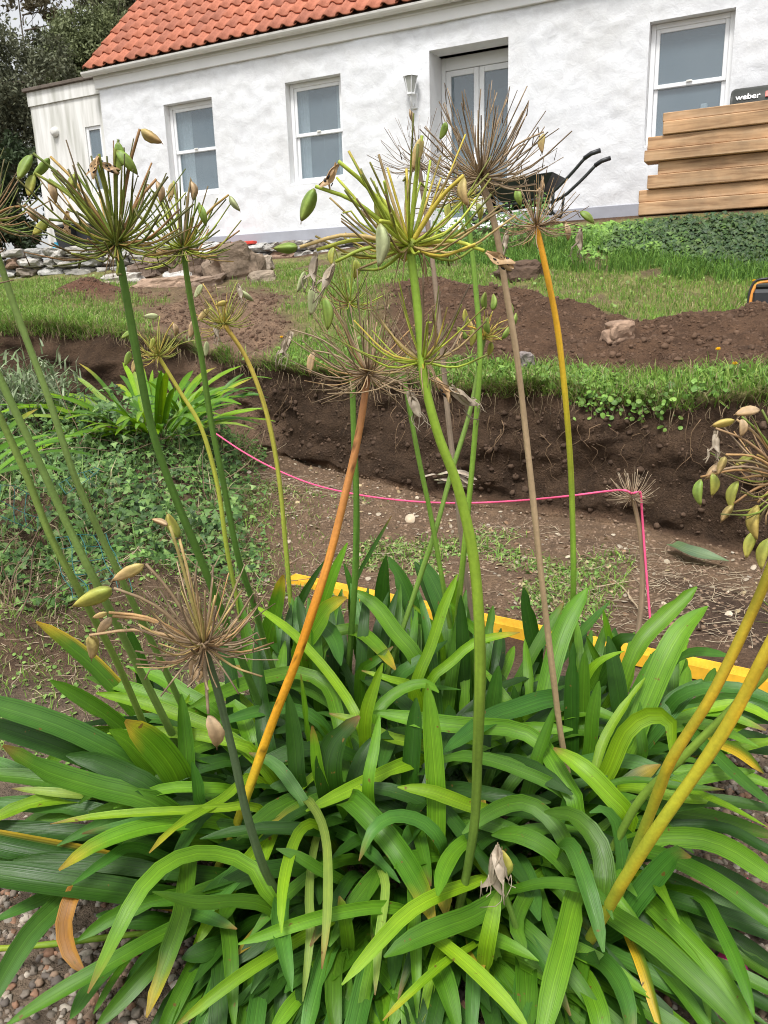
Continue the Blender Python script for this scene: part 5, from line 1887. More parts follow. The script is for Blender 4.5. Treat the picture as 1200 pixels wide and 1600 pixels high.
def pod_mesh(attach, tipv, kind, seed):
    L = np.linalg.norm(tipv)
    ax = tipv / L
    a = np.cross(ax, UPV)
    a = nrm(a) if np.linalg.norm(a) > .1 else np.array([1.0, 0, 0])
    b = np.cross(ax, a)
    m = MB()
    pal = dict(g=((.22, .36, .06), (.30, .38, .07)), gy=((.34, .42, .07), (.55, .48, .10)), y=((.58, .50, .12), (.60, .42, .12)), t=((.60, .44, .26), (.54, .35, .17)), p=((.44, .50, .24), (.50, .52, .28)), r=((.50, .42, .13), (.56, .36, .17)))
    if kind in pal:
        c1, c2 = map(np.array, pal[kind])
        R = L * RNG.uniform(.145, .185)
        k, nr = 12, 9
        V, Cc = [], []
        for i in range(nr + 1):
            t = i / nr
            rr_ = R * (math.sin(math.pi * (t ** .82)) ** .75 if 0 < t < 1 else .06) + .0009
            bend = .10 * L * math.sin(math.pi * t)
            for j in range(k):
                th = j / k * 2 * math.pi
                wr = .10 if kind in 'tr' else .03
                lob = 1 + wr * math.sin(7 * th + 9 * t + seed) * math.sin(11 * t + 2 * th) + .22 * math.cos(3 * th + seed) + .05 * math.cos(6 * th + 2 * seed)
                V.append(attach + ax * L * t + a * (rr_ * lob * math.cos(th) + bend) + b * rr_ * lob * math.sin(th))
                cc = c1 * (1 - t) + c2 * t
                cc = cc * (.62 + .42 * (.5 + .5 * math.cos(3 * th + seed)) + RNG.uniform(-.06, .06))
                if t > .93 or t < .05:
                    cc = cc * .5 + np.array((.2, .12, .05)) * .5
                Cc.append(cc)
        F = [(i * k + j, i * k + (j + 1) % k, (i + 1) * k + (j + 1) % k, (i + 1) * k + j) for i in range(nr) for j in range(k)]
        m.add(V, F + [tuple(range(k))[::-1], tuple(nr * k + j for j in range(k))], Cc)
        # dried style at the end
        e = attach + ax * L
        m.add(*tube_vf([e, e + ax * L * .10 + b * L * .03], .0006, 4), (.25, .15, .07))
    else:
        base = np.array((.50, .33, .17)) if kind == 'x' else np.array((.40, .33, .24))
        for v in range(3):
            th = seed + v * 2.094 + RNG.normal(0, .2)
            o = a * math.cos(th) + b * math.sin(th)
            s = np.cross(ax, o)
            V, Cc = [], []
            n = 8
            spread = RNG.uniform(.16, .34)
            for i in range(n + 1):
                t = i / n
                w = L * .17 * math.sin(math.pi * min(.97, max(.08, t * .93 + .03))) ** .8
                c = attach + ax * L * t * (1 - .05 * t) + o * L * (spread * t ** 1.3 + .05 * math.sin(9 * t + seed))
                for q in (-1, -.4, .4, 1):
                    V.append(c + s * q * w - o * (q * q) * w * .75)
                    f = RNG.uniform(.75, 1.15)
                    Cc.append(base * f * (1.1 - .25 * t))
            m.add(V, [(i * 4 + j, i * 4 + j + 1, (i + 1) * 4 + j + 1, (i + 1) * 4 + j) for i in range(n) for j in range(3)], Cc)
            if kind == 'x':
                for q in range(3):
                    ss_ = attach + ax * L * (.35 + .17 * q) + o * L * (.07 + .05 * q) + s * RNG.normal(0, .02) * L
                    m.add(ss_ + (ICO_V * np.array([.05, .05, .05]) * L) @ np.array([ax * 1.7, o * .5, s]), ICO_F, (.010, .010, .012))
            else:
                for q in range(2):
                    e = attach + ax * L * .8 + o * L * spread
                    m.add(*tube_vf(catmull([e, e + ax * L * .3 + RNG.normal(0, .06, 3) * L, e + ax * L * .55 + RNG.normal(0, .14, 3) * L], 5), .0008, 4), base * .9)
    return m


def stalk(pts, wpx, cols, heads, label=None, Y=(1.3, 1.3), parent=None, name="flower_stalk", dots=False, side=None):
    """pts foot->top in px; wpx foot->top; cols foot->top"""
    par = plant if parent is None else parent
    n = len(pts)
    if len(pts[0]) == 3:
        P = [at(*p) for p in pts]
        ys = np.array([p[2] for p in pts])
    else:
        ys = np.linspace(Y[0], Y[1], n)
        P = [at(p[0], p[1], y) for p, y in zip(pts, ys)]
    if P[0][2] > .05:
        d = P[0] - P[1]
        d = d / max(1e-6, -d[2]) if d[2] < -.02 else np.array([0, .05, -1])
        d[:2] = np.clip(d[:2], -.5, .5)
        P = [P[0] + d * P[0][2] * .999] + P
        ys = np.concatenate([[ys[0]], ys])
    ns = 90
    Q = catmull(P, ns)
    tt = np.linspace(0, 1, ns)
    w = np.interp(tt, np.linspace(0, 1, len(wpx)), wpx) * np.interp(tt, np.linspace(0, 1, len(ys)), ys) * .84 / FPX / 2
    w = w * (1 + .02 * np.sin(tt * 23 + pts[0][0]) + .035 * fbm(np.stack([tt * 18, tt * 0 + pts[0][0], tt * 0], -1), 1.0, 3, 5))
    sides = 14
    V, F = tube_vf(Q, w, sides)
    cs = np.array(cols)
    Cv = np.stack([np.interp(tt, np.linspace(0, 1, len(cs)), cs[:, k]) for k in range(3)], -1)
    Cv = np.repeat(Cv, sides, 0)
    th = np.tile(np.arange(sides), ns)
    ta = th / sides * 6.283
    tl_ = np.repeat(np.linspace(0, 1, ns), sides) * sum(np.linalg.norm(np.diff(Q, axis=0), axis=1))
    q3 = np.stack([np.cos(ta) * 1.6, np.sin(ta) * 1.6, tl_ * 4 + pts[0][0]], -1)
    blot = np.stack([np.cos(ta) * .6, np.sin(ta) * .6, tl_ * 14 + pts[0][0]], -1)
    Cv = Cv * (1 + .20 * fbm(q3, 1.5, 3, 2) + .14 * fbm(blot, 1.0, 3, 8))[:, None]
    if side is not None:
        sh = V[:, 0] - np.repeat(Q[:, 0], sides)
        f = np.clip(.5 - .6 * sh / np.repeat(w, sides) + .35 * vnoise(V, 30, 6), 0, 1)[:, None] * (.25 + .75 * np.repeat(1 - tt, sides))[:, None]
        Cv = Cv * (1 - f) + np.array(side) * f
    if dots:
        spot = vnoise(V * np.array([1, 1, .45]), 110, 4) > .62
        Cv[spot] = Cv[spot] * .35
    o = MB().add(V, F, np.clip(Cv, .004, 1)).build(name, M_STEM, par)
    if label:
        o['label'] = label
    for h in heads:
        umbel(o, Q, **h)
    return o


def umbel(par, Q, c=None, Y=None, r=.11, n=60, pal=(GR_M,), pods=(), up=None, spread=112, thick=.0016, lenv=.25, frag=None, droop=.1, curl=.0):
    """flower head: a burst of thin pedicels with seed pods on some ends; c = centre px"""
    cen = Q[-1] if c is None else at(c[0], c[1], Y)
    Y = cen[1]
    k = int(np.argmin(np.linalg.norm(Q - cen, axis=1)))
    axis = nrm(nrm(Q[min(k, len(Q) - 1)] - Q[max(0, k - 6)]) * .5 + UPV * .6) if up is None else nrm(up)
    a = nrm(np.cross(axis, np.array([0.2, 1, 0])))
    b = np.cross(axis, a)
    m = MB()
    pal = [np.array(p) for p in pal]
    n = int(n * 1.25)
    for i in range(n):
        ph = i * 2.39996 + RNG.normal(0, .25)
        u = (i + .5) / n
        pol = math.radians(spread) * (u ** .62) + RNG.normal(0, .07)
        d = axis * math.cos(pol) + (a * math.cos(ph) + b * math.sin(ph)) * math.sin(pol)
        L = r * (1 + RNG.normal(0, lenv * .5)) * (1 - .22 * max(0, pol - 1.4))
        L = max(L, r * .35)
        side = nrm(np.cross(d, RNG.normal(0, 1, 3)))
        bow = UPV * (.16 * math.sin(pol)) - UPV * droop * max(0, pol - 1.2)
        p0 = cen + d * .004
        p1 = cen + d * L * .5 - UPV * L * .06 * math.sin(pol) + side * L * .03
        p2 = cen + d * L + bow * L + side * L * RNG.normal(0, .06)
        pts = [p0, p1, p2]
        if RNG.random() < .12:                       # snapped or kinked ones
            pts = [p0, p1, p1 * .6 + p2 * .4 + side * L * .03, p1 * .45 + p2 * .55 - UPV * L * .14 + side * L * .08]
        if RNG.random() < curl:
            pts.append(p2 + (side * .5 - UPV * .5) * L * .10)
            pts.append(p2 + (side * .1 - UPV * .9 - d * .3) * L * .16)
        Cc = pal[int(RNG.integers(len(pal)))] * RNG.uniform(.75, 1.2)
        tk = thick * RNG.uniform(.42, .88)
        V, F = tube_vf(catmull(pts, 7), np.linspace(tk * 1.15, tk * .8, 7), 5)
        cv = np.repeat(np.linspace(1.0, .9, 7), 5)[:, None] * Cc
        if RNG.random() < .7:
            cv[-10:] = cv[-10:] * .35 + np.array((.07, .045, .025)) * .65
        m.add(V, F, cv)
    # node under the head and withered bract shreds
    V, F = ICO2
    m.add(cen + V * np.array([1.25, 1.25, .9]) * thick * 4.2 * (1 + .2 * fbm(V, 3, 2, 3))[:, None], F, pal[0] * .55)
    for i in range(6):
        th = RNG.uniform(0, 6.28)
        d = (a * math.cos(th) + b * math.sin(th)) * .8 - axis * .5
        m.add(*tube_vf(catmull([cen, cen + d * r * .18, cen + d * r * .3 - UPV * r * .22 + RNG.normal(0, .05, 3) * r], 6), np.linspace(thick * .8, .0004, 6), 4), np.array((.36, .25, .14)))
    for q in pods:
        px, py, ang, ln, kind = q[:5]
        Yp = Y + (q[5] if len(q) > 5 else RNG.uniform(-.05, .03))
        tv = px_vec(px, py, Yp, ang, ln)
        att = at(px, py, Yp) - tv / 2
        tv = tv + np.array([0, RNG.normal(0, .2) * np.linalg.norm(tv), 0])
        pm = pod_mesh(att, tv, kind, RNG.uniform(0, 6))
        pm.build("seed_pod", M_POD, par)
        d = att - cen
        mid = cen + d * .55 + UPV * np.linalg.norm(d) * .10
        e = att - nrm(tv) * .003
        Cc = pal[int(RNG.integers(len(pal)))] * RNG.uniform(.8, 1.15)
        m.add(*tube_vf(catmull([cen, mid, e], 9), np.linspace(thick * 1.3, thick * .9, 9), 6), Cc)
    m.build("pedicels", M_PED, par)


PG = [(.16, .22, .035), (.22, .25, .04), (.36, .24, .07), (.13, .17, .03), (.30, .17, .07), (.20, .15, .07)]
PY = [(.36, .44, .05), (.42, .46, .06), (.30, .38, .045), (.50, .40, .06), (.46, .34, .14)]
PT = [(.28, .20, .115), (.34, .25, .15), (.22, .155, .09), (.30, .22, .14)]
PB = [(.40, .27, .14), (.30, .19, .10), (.22, .15, .08), (.46, .28, .12), (.34, .24, .15)]
PLY = [(.34, .36, .07), (.42, .38, .08), (.28, .30, .06), (.5, .36, .09)]

stalk([(440, 1190, 1.80), (385, 1050, 1.62), (340, 940, 1.50), (310, 865, 1.45), (275, 780, 1.41), (240, 680, 1.37), (215, 560, 1.33), (195, 450, 1.30), (182, 382, 1.28)], (15, 16, 14), [GR_D, GR_D, (.10, .20, .035)],
      [dict(r=.126, n=78, pal=PG + PG[:2], thick=.0023, curl=.12, spread=108, pods=[(43, 262, 110, 42, 'g'), (66, 263, 125, 38, 'g'), (62, 355, 140, 32, 'gy'), (184, 245, 92, 46, 'g'), (197, 253, 50, 46, 'g'), (238, 214, 32, 40, 'r'), (147, 262, 110, 38, 'x'), (170, 262, 25, 36, 'x'), (82, 300, 75, 34, 't'), (104, 348, 95, 36, 'x'), (113, 290, 100, 36, 'gy'), (248, 300, 80, 34, 't'), (50, 290, 100, 34, 'gy')])], "dark green stalk under the big left seed head")
stalk([(480, 1190, 2.0), (425, 1040, 1.85), (395, 940, 1.75), (372, 870, 1.7), (350, 760, 1.66), (330, 660, 1.63), (315, 560, 1.60), (298, 470, 1.58), (286, 390, 1.56)], (12, 12, 10), [GR_M, GR_D, GR_M],
      [dict(r=.112, n=62, pal=PG + PY[:2], thick=.0021, pods=[(317, 336, 75, 34, 'g'), (367, 318, 55, 28, 'p'), (300, 298, 85, 30, 't'), (268, 300, 100, 30, 'r')])])
stalk([(320, 1180, 1.75), (250, 1030, 1.58), (185, 895, 1.46), (150, 820, 1.43), (115, 740, 1.41), (75, 620, 1.40), (30, 500, 1.39), (0, 410, 1.38), (-22, 345, 1.37)], (14, 14, 11), [GR_M, (.19, .29, .07), (.19, .28, .075)],
      [dict(r=.105, n=55, pal=PG + PB[:1], thick=.0017, pods=[(48, 335, 60, 24, 't')])])
stalk([(290, 1190, 1.6), (215, 1040, 1.42), (160, 930, 1.30), (110, 830, 1.26), (60, 720, 1.23), (0, 592, 1.20), (-60, 470, 1.18), (-110, 360, 1.16)], (17, 17, 13), [(.18, .28, .05), (.18, .28, .07), (.18, .28, .07)],
      [dict(r=.11, n=50, pal=PG, thick=.0017)])
stalk([(240, 1170, 1.62), (185, 1040, 1.45), (130, 935, 1.34), (80, 840, 1.30), (40, 740, 1.28), (0, 652, 1.26), (-50, 545, 1.24), (-95, 430, 1.22)], (15, 15, 12), [(.21, .29, .05), (.2, .29, .06), (.18, .27, .06)],
      [dict(r=.11, n=50, pal=PB, thick=.0017)])
stalk([(432, 1395, 1.24), (410, 1350, 1.20), (385, 1270, 1.16), (365, 1180, 1.13), (340, 1080, 1.10), (318, 1008, 1.08)], (20, 19, 15), [(.12, .18, .035), BLU, BLU],
      [dict(r=.108, n=74, pal=PB + PT + [(.42, .30, .12), (.36, .30, .10)], thick=.0023, curl=.06, spread=118, pods=[(146, 932, 158, 62, 'gy'), (202, 893, 155, 50, 'r'), (272, 820, 250, 42, 'gy'), (250, 816, 200, 26, 't'), (138, 1016, 95, 42, 'r'), (163, 978, 130, 34, 't'), (156, 962, 160, 24, 'r'), (304, 1042, 100, 44, 't'), (313, 1040, 95, 40, 'x'), (331, 1146, 80, 56, 't')])], "blue-green stalk under the front left seed head")
stalk([(352, 1330, 1.42), (365, 1300, 1.41), (390, 1230, 1.40), (425, 1130, 1.40), (460, 1040, 1.40), (490, 950, 1.40), (515, 870, 1.41), (540, 770, 1.42), (560, 680, 1.43), (575, 585, 1.44)], (17, 20, 19, 16, 12), [(.22, .28, .03), (.40, .36, .025), (.62, .30, .015), (.60, .24, .02), (.52, .22, .06), (.34, .16, .07)],
      [dict(r=.132, n=96, pal=PT + PB, thick=.0015, curl=.14, spread=122, lenv=.4, pods=[(447, 537, 112, 42, 'w'), (487, 567, 100, 34, 't'), (647, 632, 70, 46, 'w'), (692, 606, 45, 46, 'x'), (724, 622, 40, 52, 'w'), (510, 490, 85, 50, 'g'), (487, 470, 95, 44, 'p')])], "orange flower stalk with brown spots", dots=True)
stalk([(712, 1440, 1.22), (728, 1370, 1.22), (742, 1280, 1.20), (746, 1180, 1.18), (750, 1060, 1.16), (748, 960, 1.15), (738, 860, 1.14), (715, 760, 1.13), (685, 680, 1.12), (664, 600, 1.11), (658, 540, 1.11), (650, 460, 1.11), (640, 385, 1.11)], (17, 19, 21, 24, 22, 17, 15), [(.10, .15, .02), (.10, .17, .025), (.13, .21, .025), (.22, .34, .03), (.26, .40, .04), (.26, .42, .05)],
      [dict(r=.122, n=58, pal=PY, thick=.0027, spread=105, lenv=.3, pods=[(481, 320, 112, 54, 'g'), (593, 383, 92, 66, 'p', -.10), (446, 387, 178, 38, 'g'), (516, 276, 118, 46, 'x'), (652, 240, 105, 50, 'r'), (727, 300, 85, 44, 'r'), (781, 407, 32, 50, 'x'), (490, 418, 100, 48, 'w'), (512, 432, 118, 44, 'w'), (590, 330, 88, 44, 'gy', .08)]),
       dict(c=(660, 566), Y=1.115, r=.105, n=36, pal=PY + PY + PT, thick=.0020, spread=98, lenv=.4)], "thick curved green stalk with two seed heads, one above the other")
stalk([(905, 1290, 1.62), (880, 1170, 1.56), (866, 1070, 1.52), (848, 920, 1.48), (835, 800, 1.46), (822, 680, 1.44), (808, 560, 1.42), (790, 450, 1.41), (775, 360, 1.40), (752, 278, 1.40)], (13, 13, 12, 11), [TAN, TAN, (.44, .32, .19), (.32, .23, .14)],
      [dict(r=.126, n=100, pal=PT, thick=.0016, curl=.22, spread=112, pods=[(693, 203, 110, 26, 'g'), (848, 224, 95, 30, 'r')])], "dry tan stalk with the tallest bare seed head")
stalk([(893, 1010, 2.05), (894, 960, 2.0), (896, 900, 1.95), (893, 760, 1.90), (885, 640, 1.86), (872, 520, 1.83), (855, 430, 1.81), (838, 354, 1.80)], (11, 11, 11), [(.18, .34, .04), (.18, .34, .04), (.19, .35, .04), (.20, .36, .04), (.28, .38, .04), (.52, .42, .03), (.74, .40, .03), (.76, .36, .03)],
      [dict(r=.106, n=60, pal=PB + PT, thick=.0013, spread=118, pods=[(917, 340, 40, 28, 'g'), (906, 374, 95, 36, 'w'), (886, 362, 80, 26, 't'), (811, 308, 80, 28, 'g'), (846, 290, 100, 26, 'x'), (790, 375, 100, 30, 'w')])], "slim stalk turning from yellow-green to orange at the top")
stalk([(712, 990, 2.0), (722, 890, 1.95), (732, 790, 1.92), (742, 680, 1.90), (750, 560, 1.88), (745, 470, 1.87), (735, 370, 1.86), (724, 312, 1.86)], (12, 11, 9), [GR_B, GR_B, (.17, .3, .05)],
      [dict(r=.085, n=34, pal=PLY, thick=.0016, pods=[(748, 330, 80, 26, 'gy'), (700, 330, 95, 26, 'gy')])])
stalk([(650, 920, 2.0), (680, 830, 2.02), (705, 740, 2.05), (735, 640, 2.08), (752, 548, 2.10), (757, 528, 2.1)], (10, 10, 8), [GR_M, (.14, .24, .035), (.16, .24, .05)],
      [dict(r=.060, n=40, pal=PLY + [(.6, .36, .05)], thick=.0016, spread=100, pods=[(728, 495, 260, 26, 'gy'), (757, 470, 270, 28, 'g'), (771, 472, 275, 26, 'g'), (796, 485, 280, 26, 'g'), (803, 500, 290, 24, 'g'), (722, 520, 230, 24, 'g'), (762, 508, 265, 26, 'g', -.05), (738, 528, 95, 28, 'gy', -.05), (790, 520, 300, 22, 'g'), (718, 530, 105, 24, 'x'), (766, 545, 100, 22, 'gy'), (733, 505, 240, 24, 'r')])])
stalk([(548, 1000, 1.98), (555, 900, 1.92), (557, 790, 1.88), (553, 680, 1.85), (550, 580, 1.83), (546, 475, 1.82)], (13, 13, 10), [GR_M, (.10, .22, .03), GR_M],
      [dict(r=.085, n=30, pal=PY + PG, thick=.0016, pods=[(508, 455, 100, 36, 'g'), (470, 440, 110, 34, 'p'), (555, 420, 95, 30, 'gy'), (520, 400, 95, 28, 'gy')])])
stalk([(700, 960, 2.0), (690, 900, 1.97), (672, 800, 1.95), (655, 720, 1.93), (640, 640, 1.92), (628, 572, 1.92)], (10, 10, 9), [GR_B, (.17, .30, .04), GR_M],
      [dict(r=.07, n=26, pal=PB, thick=.0013)])
stalk([(745, 1010, 2.25), (728, 900, 2.2), (715, 780, 2.16), (700, 650, 2.13), (690, 540, 2.12), (676, 410, 2.11), (655, 262, 2.10)], (12, 11, 8), [TANG, (.30, .23, .17), (.27, .2, .14)],
      [dict(r=.115, n=50, pal=[(.40, .33, .26), (.34, .27, .2)], thick=.0011, spread=105, curl=.1, pods=[(643, 182, 75, 20, 't')])])
stalk([(375, 960, 2.35), (355, 860, 2.32), (340, 760, 2.31), (315, 670, 2.30), (280, 610, 2.30), (247, 556, 2.30)], (9, 9, 7), [GR_M, (.30, .36, .045), (.46, .42, .06)],
      [dict(r=.078, n=50, pal=PLY, thick=.0016, up=(-.25, 0, 1), spread=105, pods=[(198, 523, 150, 20, 'g'), (199, 560, 110, 24, 'g'), (210, 572, 105, 22, 'r'), (237, 537, 110, 20, 'gy', -.08), (298, 524, 110, 22, 'p'), (237, 494, 180, 22, 'p'), (272, 515, 85, 20, 't'), (322, 545, 95, 24, 'p')])])
stalk([(462, 1000, 2.3), (455, 950, 2.28), (447, 860, 2.26), (435, 740, 2.25), (415, 640, 2.24), (385, 560, 2.24), (350, 506, 2.24)], (10, 9, 8), [GR_B, (.26, .36, .045), (.34, .34, .05), (.46, .32, .06)],
      [dict(r=.085, n=52, pal=PLY, thick=.0016, up=(-.3, 0, 1), spread=110, pods=[(318, 492, 130, 24, 'r'), (345, 474, 160, 18, 'y', -.08), (385, 462, 40, 26, 'p'), (338, 515, 80, 26, 'w'), (375, 455, 70, 26, 'w'), (298, 515, 100, 26, 't'), (310, 455, 120, 24, 'p')])])
# the two thick orange-yellow stalks at the right
stalk([(1020, 1260, 1.12), (1045, 1195, 1.08), (1075, 1145, 1.06), (1110, 1090, 1.04), (1160, 990, 1.02), (1203, 890, 1.00), (1228, 810, .99), (1232, 748, .99)], (21, 25, 23, 18), [(.15, .24, .03), (.36, .40, .03), (.62, .40, .02), (.60, .36, .025), (.3, .3, .04)],
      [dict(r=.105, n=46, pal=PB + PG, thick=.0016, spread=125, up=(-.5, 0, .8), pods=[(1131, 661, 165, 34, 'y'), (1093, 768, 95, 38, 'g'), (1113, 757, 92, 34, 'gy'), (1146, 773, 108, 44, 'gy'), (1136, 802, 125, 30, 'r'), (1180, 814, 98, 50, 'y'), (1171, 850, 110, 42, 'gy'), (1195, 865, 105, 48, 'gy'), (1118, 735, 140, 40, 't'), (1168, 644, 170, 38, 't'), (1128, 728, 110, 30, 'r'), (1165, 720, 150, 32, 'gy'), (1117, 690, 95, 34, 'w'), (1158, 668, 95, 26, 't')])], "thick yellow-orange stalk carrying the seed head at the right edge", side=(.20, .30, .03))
stalk([(955, 1410, 1.12), (975, 1375, 1.09), (1030, 1290, 1.05), (1100, 1190, 1.02), (1150, 1110, 1.0), (1200, 1012, .98), (1255, 900, .96), (1290, 800, .95)], (25, 28, 26, 21), [(.24, .30, .05), (.60, .38, .02), (.50, .42, .02), (.62, .36, .02), (.3, .3, .04)],
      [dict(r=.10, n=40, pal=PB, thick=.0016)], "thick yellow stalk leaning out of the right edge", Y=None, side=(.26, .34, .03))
stalk([(955, 1330, 1.3), (1000, 1250, 1.26), (1060, 1190, 1.22), (1110, 1140, 1.20), (1165, 1085, 1.18), (1210, 1040, 1.17), (1270, 975, 1.16)], (18, 18, 14), [GR_M, (.16, .26, .03), (.16, .26, .03)], [dict(r=.09, n=36, pal=PG, thick=.0016)])
# fallen stalk at the lower left
stalk([(260, 1455, 1.30), (180, 1463, 1.27), (90, 1474, 1.24), (0, 1482, 1.22), (-80, 1485, 1.21)], (13, 14, 13), [(.14, .25, .02), (.15, .26, .02), (.28, .3, .02)], [], "fallen green stalk lying across the gravel")
# short stalk with a withered bud
stalk([(800, 1430, 1.16), (790, 1400, 1.15), (783, 1370, 1.145), (778, 1345, 1.14)], (13, 13, 12), [GR_M, GR_M, GR_M],
      [dict(r=.012, n=3, pal=PB, thick=.001, pods=[(785, 1348, 268, 44, 'gy', .0), (775, 1362, 96, 66, 'w', -.012), (777, 1342, 92, 44, 'w', -.014)])], "short stalk with a withered brown bud")

# ------------------------------------------------------------------ grass on the lawn and the turf lip
def blades(P, N, h, w, cols, lean=.45):
    n = len(P)
    az = RNG.uniform(0, 6.283, n)
    ln = np.abs(RNG.normal(0, lean, n))
    d = np.stack([np.cos(az) * ln, np.sin(az) * ln, np.ones(n)], -1) * .75 + N * .35
    d /= np.linalg.norm(d, axis=1)[:, None]
    sa = RNG.uniform(0, 6.283, n)
    s = np.stack([np.cos(sa), np.sin(sa), np.zeros(n)], -1) * (w / 2)[:, None]
    h = h[:, None]
    bend = np.stack([np.cos(az), np.sin(az), np.full(n, -.5)], -1) * (RNG.uniform(.05, .5, n)[:, None]) * h
    V = np.stack([P - s, P + s, P + d * h * .55 + s * .8, P + d * h * .55 - s * .8, P + d * h + bend], 1)
    i = np.arange(n)[:, None] * 5
    F = (i + np.array([[0, 1, 2, 3]])).tolist() + (i + np.array([[3, 2, 4]])).tolist()
    return V.reshape(-1, 3), F, np.repeat(cols, 5, 0)


def gcol(n, pal, wts=None):
    pal = np.array(pal)
    c = pal[RNG.choice(len(pal), n, p=wts)]
    return np.clip(c * RNG.uniform(.7, 1.25, (n, 1)), .01, 1)


GP = [(.18, .32, .05), (.23, .38, .065), (.29, .39, .09), (.12, .24, .04), (.42, .38, .20), (.34, .28, .15)]
GW = [.28, .26, .18, .16, .07, .05]
g = MB()
P, N, _ = sample_ground(60000, turf ** 2, 7.0, 12.0, -300, 1500)
k = RNG.random(len(P))
V, F, Cc = blades(P, N, .03 + .05 * k * np.clip(1 + fbm(P, 1.3, 3, 8), .3, 2), np.full(len(P), .006), gcol(len(P), GP, GW))
g.add(V, F, Cc)
# longer turf along the lip, spilling over the cut
P, N, _ = sample_ground(9000, turf ** 2, 6.95, 8.2, -300, 1500)
V, F, Cc = blades(P, N, RNG.uniform(.05, .13, len(P)), np.full(len(P), .006), gcol(len(P), GP, GW), .8)
g.add(V, F, Cc)
P, N, _ = sample_ground(5200, .25 + np.clip(nz + nz2, 0, 1.2), 6.84, 7.04, -300, 1500)
V, F, Cc = blades(P, np.tile([0, -1.2, -.1], (len(P), 1)), RNG.uniform(.05, .15, len(P)), np.full(len(P), .006), gcol(len(P), GP, [.2, .22, .16, .12, .17, .13]), .9)
g.add(V, F, Cc)
# tall tufts at the foot of the ivy bank
P, N, _ = sample_ground(8000, turf ** 2 * (1 - sstep(RK + .5 * sstep(PXG, 950, 1100), 11.3, 11.75)), 10.7, 11.8, 640, 1500)
V, F, Cc = blades(P, N, RNG.uniform(.06, .19, len(P)), np.full(len(P), .007), gcol(len(P), [(.14, .28, .05), (.20, .35, .06), (.09, .19, .035)]), .5)
g.add(V, F, Cc)
# sparse blades and dead straw on the near ground at the left
lm = np.clip(1 - floor_ * .4, 0, 1) * (1 - sstep(PXG, 420, 560))
P, N, _ = sample_ground(9000, lm, 2.0, 4.0, -300, 560)
V, F, Cc = blades(P, N, RNG.uniform(.015, .05, len(P)), np.full(len(P), .0035), gcol(len(P), GP, [.25, .2, .15, .1, .18, .12]), 1.0)
g.add(V, F, Cc)
tag(g.build("grass", M_GRASS, None, False), "short green lawn grass on the bank above the cut soil", "grass", None, 'stuff')


# broad weed leaves (clover, dandelion) in the turf -------------------
def lobed(P, N, size, cols, kind='ivy'):
    """flat lobed leaves, fan of triangles round the middle, slightly cupped"""
    n = len(P)
    if kind == 'ivy':
        ang = np.radians([-90, -40, -12, 28, 58, 90, 122, 152, 192, 220])
        rad = np.array([.25, .62, .95, .55, .62, 1.2, .62, .55, .95, .62])
    else:
        ang = np.radians([-90, -30, 10, 50, 90, 130, 170, 210])
        rad = np.array([.7, .8, .85, .95, 1.15, .95, .85, .8])
    k = len(ang)
    a = RNG.normal(0, 1, (n, 3))
    Nn = N + RNG.normal(0, .42, (n, 3))
    Nn /= np.linalg.norm(Nn, axis=1)[:, None]
    x = np.cross(a, Nn)
    x /= np.linalg.norm(x, axis=1)[:, None]
    y = np.cross(Nn, x)
    s = size[:, None]
    rim = [P + (x * (math.cos(t) * r) + y * (math.sin(t) * r)) * s - Nn * s * (.18 * r * r) for t, r in zip(ang, rad)]
    V = np.stack([P] + rim, 1)
    i = np.arange(n)[:, None] * (k + 1)
    F = []
    for j in range(k):
        F += (i + np.array([[0, 1 + j, 1 + (j + 1) % k]])).tolist()
    C2 = np.repeat(cols, k + 1, 0)
    C2[::k + 1] *= np.array([1.25, 1.2, 1.15])
    return V.reshape(-1, 3), F, C2


wd = MB()
P, N, _ = sample_ground(1700, turf ** 2 * (.2 + sstep(nz, 0, .5)), 6.92, 8.3, 380, 1300)
V, F, Cc = lobed(P + N * .02 + RNG.normal(0, .012, P.shape), N, RNG.uniform(.010, .026, len(P)), gcol(len(P), [(.15, .28, .05), (.19, .32, .07), (.10, .2, .04)]), 'r')
wd.add(V, F, Cc)
P, N, _ = sample_ground(190, None, 6.86, 7.1, 890, 1060)
V, F, Cc = lobed(P + np.array([0, -.05, -.03]) + RNG.normal(0, .035, P.shape), np.tile([0, -.8, .6], (len(P), 1)), RNG.uniform(.008, .022, len(P)), gcol(len(P), [(.15, .28, .05), (.2, .33, .07), (.10, .2, .04)]), 'r')
wd.add(V, F, Cc)
P, N, _ = sample_ground(900, turf ** 2, 9.0, 12.2, -100, 1400)
V, F, Cc = lobed(P + N * .03, N, RNG.uniform(.008, .02, len(P)), gcol(len(P), [(.17, .27, .06), (.2, .30, .08)]), 'r')
wd.add(V, F, Cc)
P, N, _ = sample_ground(1500, lm, 1.9, 3.6, -300, 420)
V, F, Cc = lobed(P + N * .008, N, RNG.uniform(.004, .011, len(P)), gcol(len(P), [(.14, .26, .05), (.2, .32, .08)]), 'r')
wd.add(V, F, Cc)
tag(wd.build("ground_weeds", M_IVY, None, False), "broad green weed leaves growing in the turf and gravel", "weeds", None, 'stuff')

